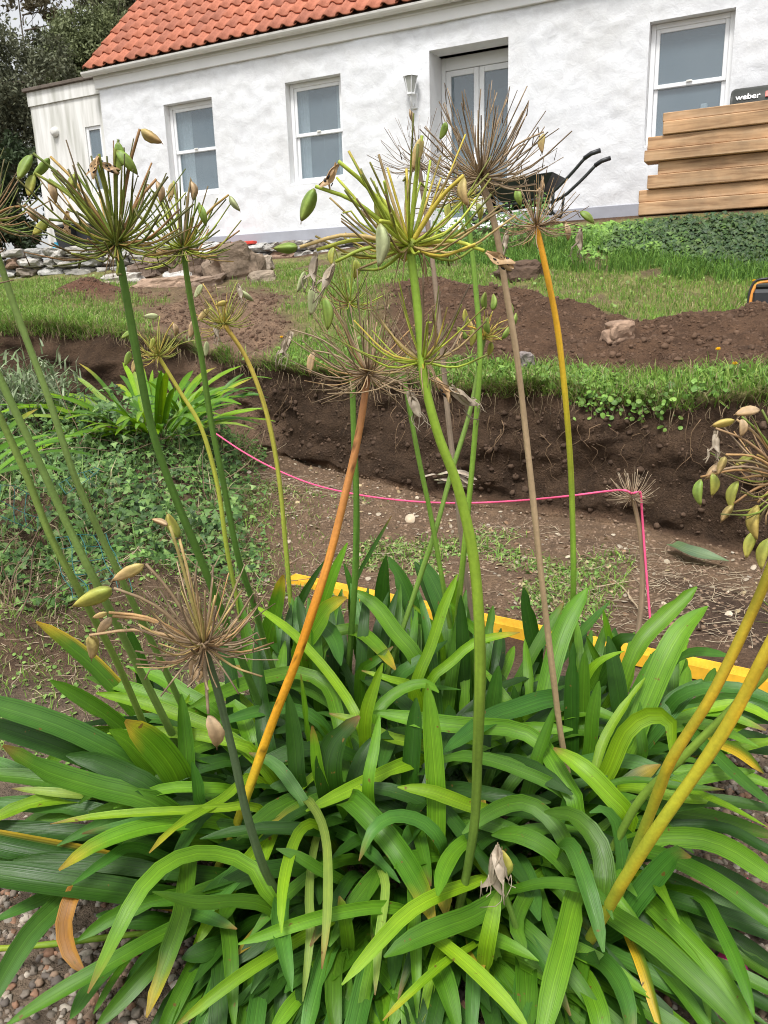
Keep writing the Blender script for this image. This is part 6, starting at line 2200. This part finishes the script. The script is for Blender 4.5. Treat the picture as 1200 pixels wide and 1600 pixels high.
# ivy on the right bank -----------------------------------------------
iv = MB()
bankm = sstep(PXG + 40 * nz, 860, 960) * sstep(RK + .3 * nz2 + .35 * sstep(PXG, 950, 1120), 11.15, 11.5)
P, N, _ = sample_ground(9500, bankm, 10.9, 12.2, 840, 1500)
up = np.clip(fbm(P, 1.5, 2, 77) * .5 + .5, 0, 1)
P2 = P + N * (RNG.random((len(P), 1)) * .11 * up[:, None] + .02)
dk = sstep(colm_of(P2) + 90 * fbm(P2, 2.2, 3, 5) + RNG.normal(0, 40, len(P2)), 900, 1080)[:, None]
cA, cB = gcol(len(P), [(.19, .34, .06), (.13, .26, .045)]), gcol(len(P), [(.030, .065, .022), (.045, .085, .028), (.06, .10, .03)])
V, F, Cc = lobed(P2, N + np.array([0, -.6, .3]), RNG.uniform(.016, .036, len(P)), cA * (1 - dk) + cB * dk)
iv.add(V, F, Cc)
# sprigs by the wheelbarrow
P, N, _ = sample_ground(900, None, 11.6, 12.6, 680, 860)
V, F, Cc = lobed(P + np.array([0, 0, 1]) * RNG.random((len(P), 1)) ** 2 * .38, N + np.array([0, -.6, .3]), RNG.uniform(.015, .035, len(P)), gcol(len(P), [(.08, .17, .04), (.12, .22, .05)]))
iv.add(V, F, Cc)
tag(iv.build("bank_ivy", M_IVY, None, False), "dark ivy and weeds covering the bank below the timber stack", "ivy", None, 'stuff')

# ivy, trimmings and twigs on the left heap ----------------------------
hv = MB()
hm = heap * (1 - .75 * sstep(nz2, .25, .6))
P, N, _ = sample_ground(6500, hm, 3.0, 5.6, -300, 420)
V, F, Cc = lobed(P + N * (RNG.random((len(P), 1)) * .07) + np.array([0, 0, .01]), N + np.array([0, -.5, .3]), RNG.uniform(.010, .026, len(P)), gcol(len(P), [(.07, .155, .035), (.11, .22, .045), (.16, .28, .07), (.045, .10, .025), (.21, .30, .11)], [.3, .25, .15, .2, .1]))
hv.add(V, F, Cc)
P, N, _ = sample_ground(2600, heap, 4.2, 5.6, -300, 330)
V, F, Cc = blades(P, N, RNG.uniform(.05, .16, len(P)), np.full(len(P), .011), gcol(len(P), [(.14, .24, .07), (.10, .19, .045), (.18, .25, .10)]), 1.0)
hv.add(V, F, Cc)
P, N, _ = sample_ground(5200, heap * sstep(nz + .4 * nz2, -.25, .25), 3.3, 5.6, -300, 380)
hgt_ = RNG.random((len(P), 1)) ** 1.5 * (.10 + .14 * np.clip(fbm(P, 2.2, 2, 12)[:, None] + .4, 0, 1.2))
V, F, Cc = lobed(P + np.array([0, 0, 1]) * hgt_, N + np.array([0, -.7, .2]), RNG.uniform(.012, .030, len(P)), gcol(len(P), [(.055, .12, .03), (.08, .165, .04), (.04, .09, .025), (.15, .25, .07), (.10, .19, .05)]))
hv.add(V, F, Cc)
P, N, _ = sample_ground(1300, heap * sstep(nz2, -.1, .4), 3.0, 5.5, -300, 400)
V, F, Cc = blades(P, N, RNG.uniform(.08, .28, len(P)), np.full(len(P), .007), gcol(len(P), [(.12, .22, .05), (.18, .28, .07), (.36, .31, .18), (.28, .21, .13)]), .9)
hv.add(V, F, Cc)
tag(hv.build("creeping_ivy", M_IVY, None, False), "ivy trails and cut foliage smothering the left soil heap", "ivy", None, 'stuff')

tw = MB()


def twig(p, L, rad, c, flat=.3):
    d = nrm(RNG.normal(0, 1, 3) * np.array([1, 1, flat]))
    q = [p]
    for k in range(4):
        d = nrm(d + RNG.normal(0, .28, 3) * np.array([1, 1, flat]))
        q.append(q[-1] + d * L / 4)
    tw.add(*tube_vf(catmull(q, 9), np.linspace(rad, rad * .5, 9), 5), c)


P, N, _ = sample_ground(420, heap, 2.6, 5.6, -250, 420)
for p in P:
    twig(p + np.array([0, 0, RNG.uniform(.0, .07)]), RNG.uniform(.10, .55), RNG.uniform(.0012, .0035), np.array([(.30, .22, .14), (.22, .15, .10), (.38, .30, .2), (.15, .10, .07)][int(RNG.integers(4))]), .35)
fm = floor_ * (1 - sstep(RK, 4.3, 4.8))
P, N, _ = sample_ground(900, fm * (.15 + sstep(nz, -.2, .4)), 2.7, 4.6, 250, 1400)
for p in P:
    twig(p + np.array([0, 0, .006]), RNG.uniform(.03, .18), RNG.uniform(.0008, .002), np.array([(.40, .32, .22), (.30, .22, .15), (.45, .38, .27)][int(RNG.integers(3))]), .08)
P, N, _ = sample_ground(500, lm, 2.0, 3.4, -300, 420)
for p in P:
    twig(p + np.array([0, 0, .006]), RNG.uniform(.03, .14), RNG.uniform(.0007, .0018), np.array([(.42, .34, .24), (.32, .24, .17)][int(RNG.integers(2))]), .15)
# two forked twigs beside the dry stalk on the dug floor
for pts in ([(954, 904), (975, 920), (1000, 955)], [(982, 922), (984, 935), (1003, 952)], [(930, 918), (960, 912), (998, 906)]):
    tw.add(*tube_vf(catmull([onz(x, y, .012) for x, y in pts], 8), np.linspace(.004, .002, 8), 5), (.42, .33, .22))
tag(tw.build("dry_twigs", M_TWIG), "dry twigs and straw littering the dug ground and the left heap", "twigs", None, 'stuff')

# roots hanging from the cut face --------------------------------------
rt = MB()
ri = int(np.argmin(np.abs(rowk - 6.9)))
for i in range(95):
    px = RNG.choice([RNG.uniform(420, 1300), RNG.uniform(760, 1200)])
    ci = int(np.argmin(np.abs(pxs - px)))
    p = G[ri - int(RNG.integers(0, 14)), ci] + np.array([0, -.03, 0])
    L = RNG.uniform(.08, .36)
    q = [p]
    for k in range(5):
        q.append(q[-1] + np.array([RNG.normal(0, .03), RNG.normal(-.008, .018), -L / 5 * RNG.uniform(.4, 1.5)]))
    rt.add(*tube_vf(catmull(q, 9), np.linspace(RNG.uniform(.0010, .0030), .0005, 9), 4), np.array((.22, .145, .085)) * RNG.uniform(.35, 1.2))
for i in range(200):
    px = RNG.uniform(-100, 1300)
    ci = int(np.argmin(np.abs(pxs - px)))
    p = G[ri, ci] + np.array([0, -.03, -.01])
    q = [p, p + np.array([RNG.normal(0, .02), -.02, -RNG.uniform(.03, .09)]), p + np.array([RNG.normal(0, .03), -.01, -RNG.uniform(.08, .16)])]
    rt.add(*tube_vf(catmull(q, 6), np.linspace(.0014, .0005, 6), 4), np.array((.34, .26, .16)) * RNG.uniform(.6, 1.2))
tag(rt.build("hanging_roots", M_TWIG), "fine tan roots hanging from the cut soil face", "roots", None, 'stuff')

# soil crumbs and clods -------------------------------------------------
cr = MB()


def scatter_ico(mb, P, sizes, cols, flat=.7, seed=1, base=None):
    V0, F0 = base if base else (ICO_V, ICO_F)
    n = len(P)
    k = len(V0)
    jit = 1 + .2 * RNG.normal(0, 1, (n, k))
    jit = np.clip(jit, .55, 1.5)
    sc = np.stack([RNG.uniform(.75, 1.3, n), RNG.uniform(.75, 1.3, n), RNG.uniform(.5, 1.0, n) * flat / .7], -1)
    V = V0[None] * jit[..., None] * sc[:, None, :] * sizes[:, None, None]
    a = RNG.uniform(0, 6.283, n)
    ca, sa = np.cos(a)[:, None], np.sin(a)[:, None]
    X = V[..., 0] * ca - V[..., 1] * sa
    Yq = V[..., 0] * sa + V[..., 1] * ca
    V = np.stack([X, Yq, V[..., 2]], -1) + P[:, None, :]
    F = (np.arange(n)[:, None, None] * k + np.array(F0)[None]).reshape(-1, 3).tolist()
    mb.add(V.reshape(-1, 3), F, np.repeat(cols, k, 0))


P, N, _ = sample_ground(9000, np.clip(mound + leftmound + dirtpatch, 0, 1), 7.4, 10.6, -100, 1500)
scatter_ico(cr, P, RNG.uniform(.003, .010, len(P)) * RNG.choice([1, 1, 1, 1, 1, 1, 1, 2.6], len(P)), np.array((.115, .070, .045)) * RNG.uniform(.8, 1.2, (len(P), 1)), .9)
P, N, _ = sample_ground(4200, floor_, 2.7, 5.7, 300, 1500)
scatter_ico(cr, P, RNG.uniform(.003, .011, len(P)), gcol(len(P), [(.21, .145, .097), (.25, .175, .12), (.155, .105, .07), (.40, .35, .28)], [.42, .31, .25, .02]))
P, N, _ = sample_ground(1300, face, 5.2, 6.8, 300, 1500)
scatter_ico(cr, P, RNG.uniform(.003, .010, len(P)) * RNG.choice([1, 1, 1, 1, 2.4], len(P)), np.array((.078, .050, .033)) * RNG.uniform(.8, 1.3, (len(P), 1)), .9)
tag(cr.build("soil_clods", M_STONE), "crumbly brown soil clods on the spoil heap and dug floor", "soil", None, 'stuff')

# gravel round the foot of the clump -------------------------------------
gv = MB()
PEBC = [(.21, .145, .10), (.26, .21, .165), (.15, .125, .10), (.31, .27, .22), (.24, .135, .085), (.12, .10, .085)]
gmk = (1 - sstep(RK + .2 * nz, 2.15, 2.7)) * (sstep(RK, 1.0, 1.2))


def gravel_pts(n, x0, x1, y0, y1):
    P = np.stack([RNG.uniform(x0, x1, n), RNG.uniform(y0, y1, n), np.zeros(n)], -1)
    P[:, 2] = RNG.uniform(.0, .006, n)
    return P


for n, rg in ((2500, (-1.15, -.25, .95, 1.75)), (3200, (.25, 1.35, .95, 2.05)), (900, (-.4, .4, .95, 1.3))):
    P = gravel_pts(n, *rg)
    scatter_ico(gv, P, RNG.uniform(.004, .0105, n), gcol(n, PEBC), .8, 1, ICO1 if n < 5000 else None)
tag(gv.build("gravel", M_PEB), "mixed tan and grey gravel around the foot of the agapanthus", "gravel", None, 'stuff')

# green trimmings on the dug floor ---------------------------------------
tm = MB()
P, N, _ = sample_ground(2600, floor_ * sstep(nz, -.25, .3) * (1 - sstep(RK, 3.9, 4.3)) * (1 - sstep(PXG, 900, 1000)), 2.7, 4.3, 300, 1000)
V, F, Cc = lobed(P + N * .008, N, RNG.uniform(.005, .016, len(P)), gcol(len(P), [(.13, .24, .05), (.2, .30, .09), (.11, .2, .04), (.34, .31, .16)]), 'ivy')
tm.add(V, F, Cc)
P, N, _ = sample_ground(1800, floor_ * sstep(nz, -.25, .3) * (1 - sstep(RK, 3.9, 4.3)), 2.7, 4.3, 300, 1000)
V, F, Cc = blades(P, N, RNG.uniform(.02, .07, len(P)), np.full(len(P), .005), gcol(len(P), GP, GW), 1.6)
tm.add(V, F, Cc)
P, N, _ = sample_ground(420, floor_ + heap * .5, 2.7, 5.0, 200, 1200)
V, F, Cc = lobed(P + N * .008, N, RNG.uniform(.006, .018, len(P)), gcol(len(P), [(.42, .36, .27), (.40, .32, .19), (.32, .20, .12), (.46, .40, .31)]), 'r')
tm.add(V, F, Cc)
tag(tm.build("plant_trimmings", M_IVY, None, False), "scattered green trimmings and dead leaves on the dug floor", "trimmings", None, 'stuff')

# ------------------------------------------------------------------ second agapanthus and neighbours on the left heap
def strap_plant(name, c, n, L, wid, codes, label, cat, lean=(0, 0, 0), spread=1.0, seedp=.06, group=None):
    c = np.asarray(c, float)
    t = empty(name, c, label, cat, group)
    for i in range(n):
        th = RNG.uniform(0, 6.283)
        out = nrm(np.array([math.cos(th), math.sin(th), 0]) + np.array([lean[0], lean[1], 0]) * .8)
        rr_ = RNG.random() ** .5 * .14
        p = c + np.array([math.cos(th) * rr_, math.sin(th) * rr_, -.03])
        Ln = L * RNG.uniform(.65, 1.15)
        d = nrm(np.array([out[0] * spread, out[1] * spread, RNG.uniform(.5, 1.5)]))
        bend = RNG.uniform(.4, 1.6)
        P = [p]
        for k in range(6):
            p = p + d * Ln / 6
            d = nrm(d + np.array([out[0] * .6, out[1] * .6, -1]) * .13 * bend * (k + 1) / 3)
            P.append(p.copy())
        code = RNG.choice(codes)
        tp = ((.5, .40, .05), .7) if RNG.random() < seedp else None
        V, F, Cc, U = strap_vf(P, wid * RNG.uniform(.75, 1.15), np.array(LC[code]) * RNG.uniform(.85, 1.15), 10, .2, RNG.normal(0, .5), tp, i, .7, .3, .3)
        MB().add(V, F, Cc, U).build("leaf", M_LEAF, t)
    return t


strap_plant("agapanthus_plant", at(228, 692, 4.95), 150, .76, .040, list('llbbmp'), "smaller agapanthus clump leaning left beside the cut trench", "plant", (-.75, -.1, 0), 1.2)
strap_plant("agapanthus_plant", at(300, 640, 5.35), 22, .5, .030, list('mls'), "few arching agapanthus leaves behind the smaller clump", "plant", (.5, 0, 0), 1.3)
strap_plant("agapanthus_plant", at(-70, 745, 3.0), 16, .5, .034, list('lmm'), "green strappy plant poking in at the left edge", "plant", (.8, 0, 0), 1.5, .3)
t = empty("grey_green_shrub", at(20, 660, 4.7), "pale grey-green leafy shrub at the left edge above the ivy", "shrub")
m = MB()
cs_ = [at(x, y, 4.75) for x, y in ((-30, 650), (10, 620), (50, 610), (30, 650), (70, 640), (-10, 600), (75, 600))]
P = np.vstack([c + RNG.normal(0, 1, (160, 3)) * np.array([.10, .12, .07]) for c in cs_])
V, F, Cc = blades(P, np.zeros_like(P), RNG.uniform(.06, .13, len(P)), np.full(len(P), .013), gcol(len(P), [(.24, .30, .17), (.17, .24, .11), (.3, .36, .22)]), 1.3)
m.add(V, F, Cc)
m.build("foliage", M_IVY, t, False)
m = MB()
for c in cs_:
    m.add(*tube_vf(catmull([at(20, 690, 4.75), (c + at(20, 690, 4.75)) / 2 + RNG.normal(0, .03, 3), c], 7), np.linspace(.008, .003, 7), 5), (.2, .15, .1))
m.build("stems", M_TWIG, t)

# ------------------------------------------------------------------ yellow plank
ya, yb = onz(455, 908, .03), onz(1260, 1083, .03)
yx = nrm(yb - ya)
yy = np.cross(UPV, yx)
yw = .034
m = MB()
prof = []
for i in range(9):
    y0 = -yw + 2 * yw * i / 9
    y1 = -yw + 2 * yw * (i + 1) / 9
    prof += [(y0 + .0012, .026), (y1 - .0042, .026), (y1 - .0036, .0195), (y1 - .0004, .0195)]
prof = prof[:-2] + [(yw, .026), (yw, -.02), (-yw, -.02), (-yw, .026)]
L = np.linalg.norm(yb - ya)
seams = [0, .36, .362, L * .66, L * .66 + .004, L]
Vp = [ya + yx * s + yy * q + UPV * z for s in np.linspace(0, L, 9) for q, z in prof]
k = len(prof)
m.add(Vp, [(i * k + j, i * k + (j + 1) % k, (i + 1) * k + (j + 1) % k, (i + 1) * k + j) for i in range(8) for j in range(k)] + [tuple(range(k))[::-1], tuple(8 * k + j for j in range(k))])
tag(m.build("grooved_plank", M_YELLOW, None, False), "yellow grooved plank lying on the ground behind the clump", "plank")

# ------------------------------------------------------------------ dry stalk with the pink line
ds = empty("dried_flower_stalk", onz(996, 1000, 0), "dead tan flower stalk holding up the pink string", "flower stalk")
YS = float(onz(996, 1000, 0)[1])
stalk([(996, 1000, YS), (1003, 930, YS), (1003, 860, YS), (996, 810, YS), (988, 776, YS)], (11, 10, 8), [(.34, .26, .18), (.30, .22, .14), (.28, .2, .12)],
      [dict(r=.088, n=64, pal=[(.50, .40, .28), (.42, .32, .21), (.36, .27, .17)], thick=.0018, spread=108, lenv=.2)], None, parent=ds, name="stem")
sp = [at(335, 676, 4.35), at(380, 706, 4.2), at(430, 733, 4.05), at(490, 757, 3.9), at(560, 773, 3.7), at(640, 783, 3.5), at(720, 786, 3.32), at(800, 783, 3.15), at(880, 776, YS + .13), at(945, 768, YS + .05), at(975, 766, YS - .02), at(990, 772, YS - .03), at(1000, 768, YS - .02), at(1003, 800, YS - .01), at(1008, 870, YS - .03), at(1016, 968, YS - .08), at(1020, 1000, YS - .1)]
m = MB()
Q = catmull(sp, 160)
V, F = tube_vf(Q, .0042, 6)
m.add(V, F)
tag(m.build("pink_string", M_PINK), "pink builder's string sagging across the trench to the dead stalk", "string")
# pink marker tape and twine at the lower right
pt = empty("pink_tape", onz(1150, 1500, .03), "bright pink marker tape half hidden by leaves at lower right", "tape")


def ribbon(pts, w, mat, name, par, zs):
    P = catmull([onz(x, y, z) for (x, y), z in zip(pts, zs)], 12)
    V, F, Cc, U = strap_vf(P, w, (1, 1, 1), 11, .05, .9, None, 3, 1.0, .02, .4)
    MB().add(V, F, Cc, U).build(name, mat, par)


ribbon([(1122, 1492), (1140, 1500), (1170, 1520)], .030, M_PINKT, "tape_tail", pt, (.04, .05, .04))
ribbon([(1148, 1470), (1165, 1485), (1185, 1492)], .028, M_PINKT, "tape_tail", pt, (.05, .05, .04))
m = MB()
m.add(*tube_vf(catmull([onz(x, y, .035) for x, y in ((1170, 1498), (1182, 1485), (1195, 1492), (1230, 1500))], 12), .0022, 6))
m.build("twine", M_PINKT, pt)
for pts in (((1176, 1285), (1175, 1300), (1172, 1320)), ((1168, 1372), (1162, 1390), (1158, 1402)), ((1180, 1408), (1195, 1402), (1215, 1395))):
    m = MB()
    m.add(*tube_vf(catmull([onz(x, y, .02) for x, y in pts], 7), .0018, 6))
    m.build("twine", M_PINK, pt)

# ------------------------------------------------------------------ teal netting on the left
m = MB()
nn = empty("garden_netting", at(120, 900, 2.9), "teal plastic garden netting tangled in the ivy", "netting")


def net(c0, du, dv, nu, nv, seed):
    m = MB()

    def pt(i, j):
        p = c0 + du * i / nu + dv * j / nv
        return p + .018 * np.array([fbm(p[None] * 9 + seed, 1, 2, 3)[0], fbm(p[None] * 9 + seed, 1, 2, 5)[0], 1.6 * fbm(p[None] * 7 + seed, 1, 2, 7)[0]])
    for i in range(nu + 1):
        m.add(*tube_vf(catmull([pt(i, j) for j in range(nv + 1)], nv * 3 + 1), .0016, 5))
    for j in range(nv + 1):
        m.add(*tube_vf(catmull([pt(i, j) for i in range(nu + 1)], nu * 3 + 1), .0016, 5))
    m.build("net_panel", M_TEAL, nn)


a0 = at(82, 845, 2.95)
net(a0, at(168, 832, 3.1) - a0, at(112, 935, 2.75) - a0, 4, 5, 1)
a0 = at(-20, 745, 3.35)
net(a0, at(60, 775, 3.35) - a0, at(-20, 800, 3.2) - a0, 4, 2, 4)
a0 = at(92, 758, 3.5)
net(a0, at(150, 728, 3.6) - a0, at(100, 770, 3.45) - a0, 5, 1, 7)

# ------------------------------------------------------------------ small things on the dug floor
P3 = [onz(1050, 850, .03), onz(1075, 860, .045), onz(1105, 870, .04), onz(1140, 877, .03)]
V, F, Cc, U = strap_vf(P3, .075, (.16, .24, .14), 14, .3, .2, None, 5, .8, .5, .3)
tag(MB().add(V, F, Cc, U).build("cut_leaf", M_LEAF), "grey-green cut leaf lying at the foot of the trench wall", "leaf")
m = MB()
for i in range(9):
    x0 = RNG.uniform(655, 700)
    p0 = at(x0, 748 + RNG.uniform(-6, 8), 4.55)
    p2 = at(x0 + RNG.uniform(30, 70), 752 + RNG.uniform(-10, 12), 4.5)
    V, F, Cc, U = strap_vf([p0, (p0 + p2) / 2 + np.array([0, -.02, RNG.uniform(.0, .05)]), p2], .035, np.array((.34, .29, .23)) * RNG.uniform(.6, 1.2), 8, .5, RNG.normal(0, 1.5), None, i, .5, .4, .3)
    m.add(V, F, Cc)
tag(m.build("withered_leaves", M_TWIG), "bundle of grey withered leaves against the trench wall", "leaves")
# pale round leaf on the floor, and a few dandelion flowers
m = MB()
V, F, Cc = lobed(np.array([onz(640, 812, .05)]), np.array([[0, -.9, .4]]), np.array([.035]), np.array([(.62, .52, .38)]), 'r')
m.add(V, F, Cc)
tag(m.build("fallen_leaf", M_IVY, None, False), "single pale round leaf standing on the dug floor", "leaf")
dl = ["yellow dandelion at the right end of the turf lip", "yellow dandelion leaning over the spoil heap foot", "yellow dandelion beside the toolbox", "yellow dandelion in the middle of the lawn", "small yellow flower on the grass left of the cut corner"]
for (px, py, Y, h), lab in zip(((1148, 570, 4.2, .09), (1122, 547, 4.35, .10), (1178, 440, 5.7, .07), (1043, 460, 6.6, .05), (440, 528, 6.3, .05)), dl):
    top = at(px, py, Y)
    d = empty("dandelion", top - np.array([0, 0, h]), lab, "flower", "dandelions in the turf")
    m = MB()
    m.add(*tube_vf(catmull([top - np.array([.03, 0, h]), top - np.array([.005, 0, h * .5]), top], 6), .0022, 5), (.2, .3, .08))
    m.build("stem", M_STEM, d)
    m = MB()
    for i in range(26):
        th = i * 2.4
        pol = .35 + 1.1 * (i / 26)
        dv = np.array([math.cos(th) * math.sin(pol), math.sin(th) * math.sin(pol), math.cos(pol)])
        s_ = nrm(np.cross(dv, UPV)) * .003
        m.add([top - s_, top + s_, top + dv * .018 + s_, top + dv * .018 - s_], [(0, 1, 2, 3)], (.85, .55, .02))
    m.build("petals", M_IVY, d, False)
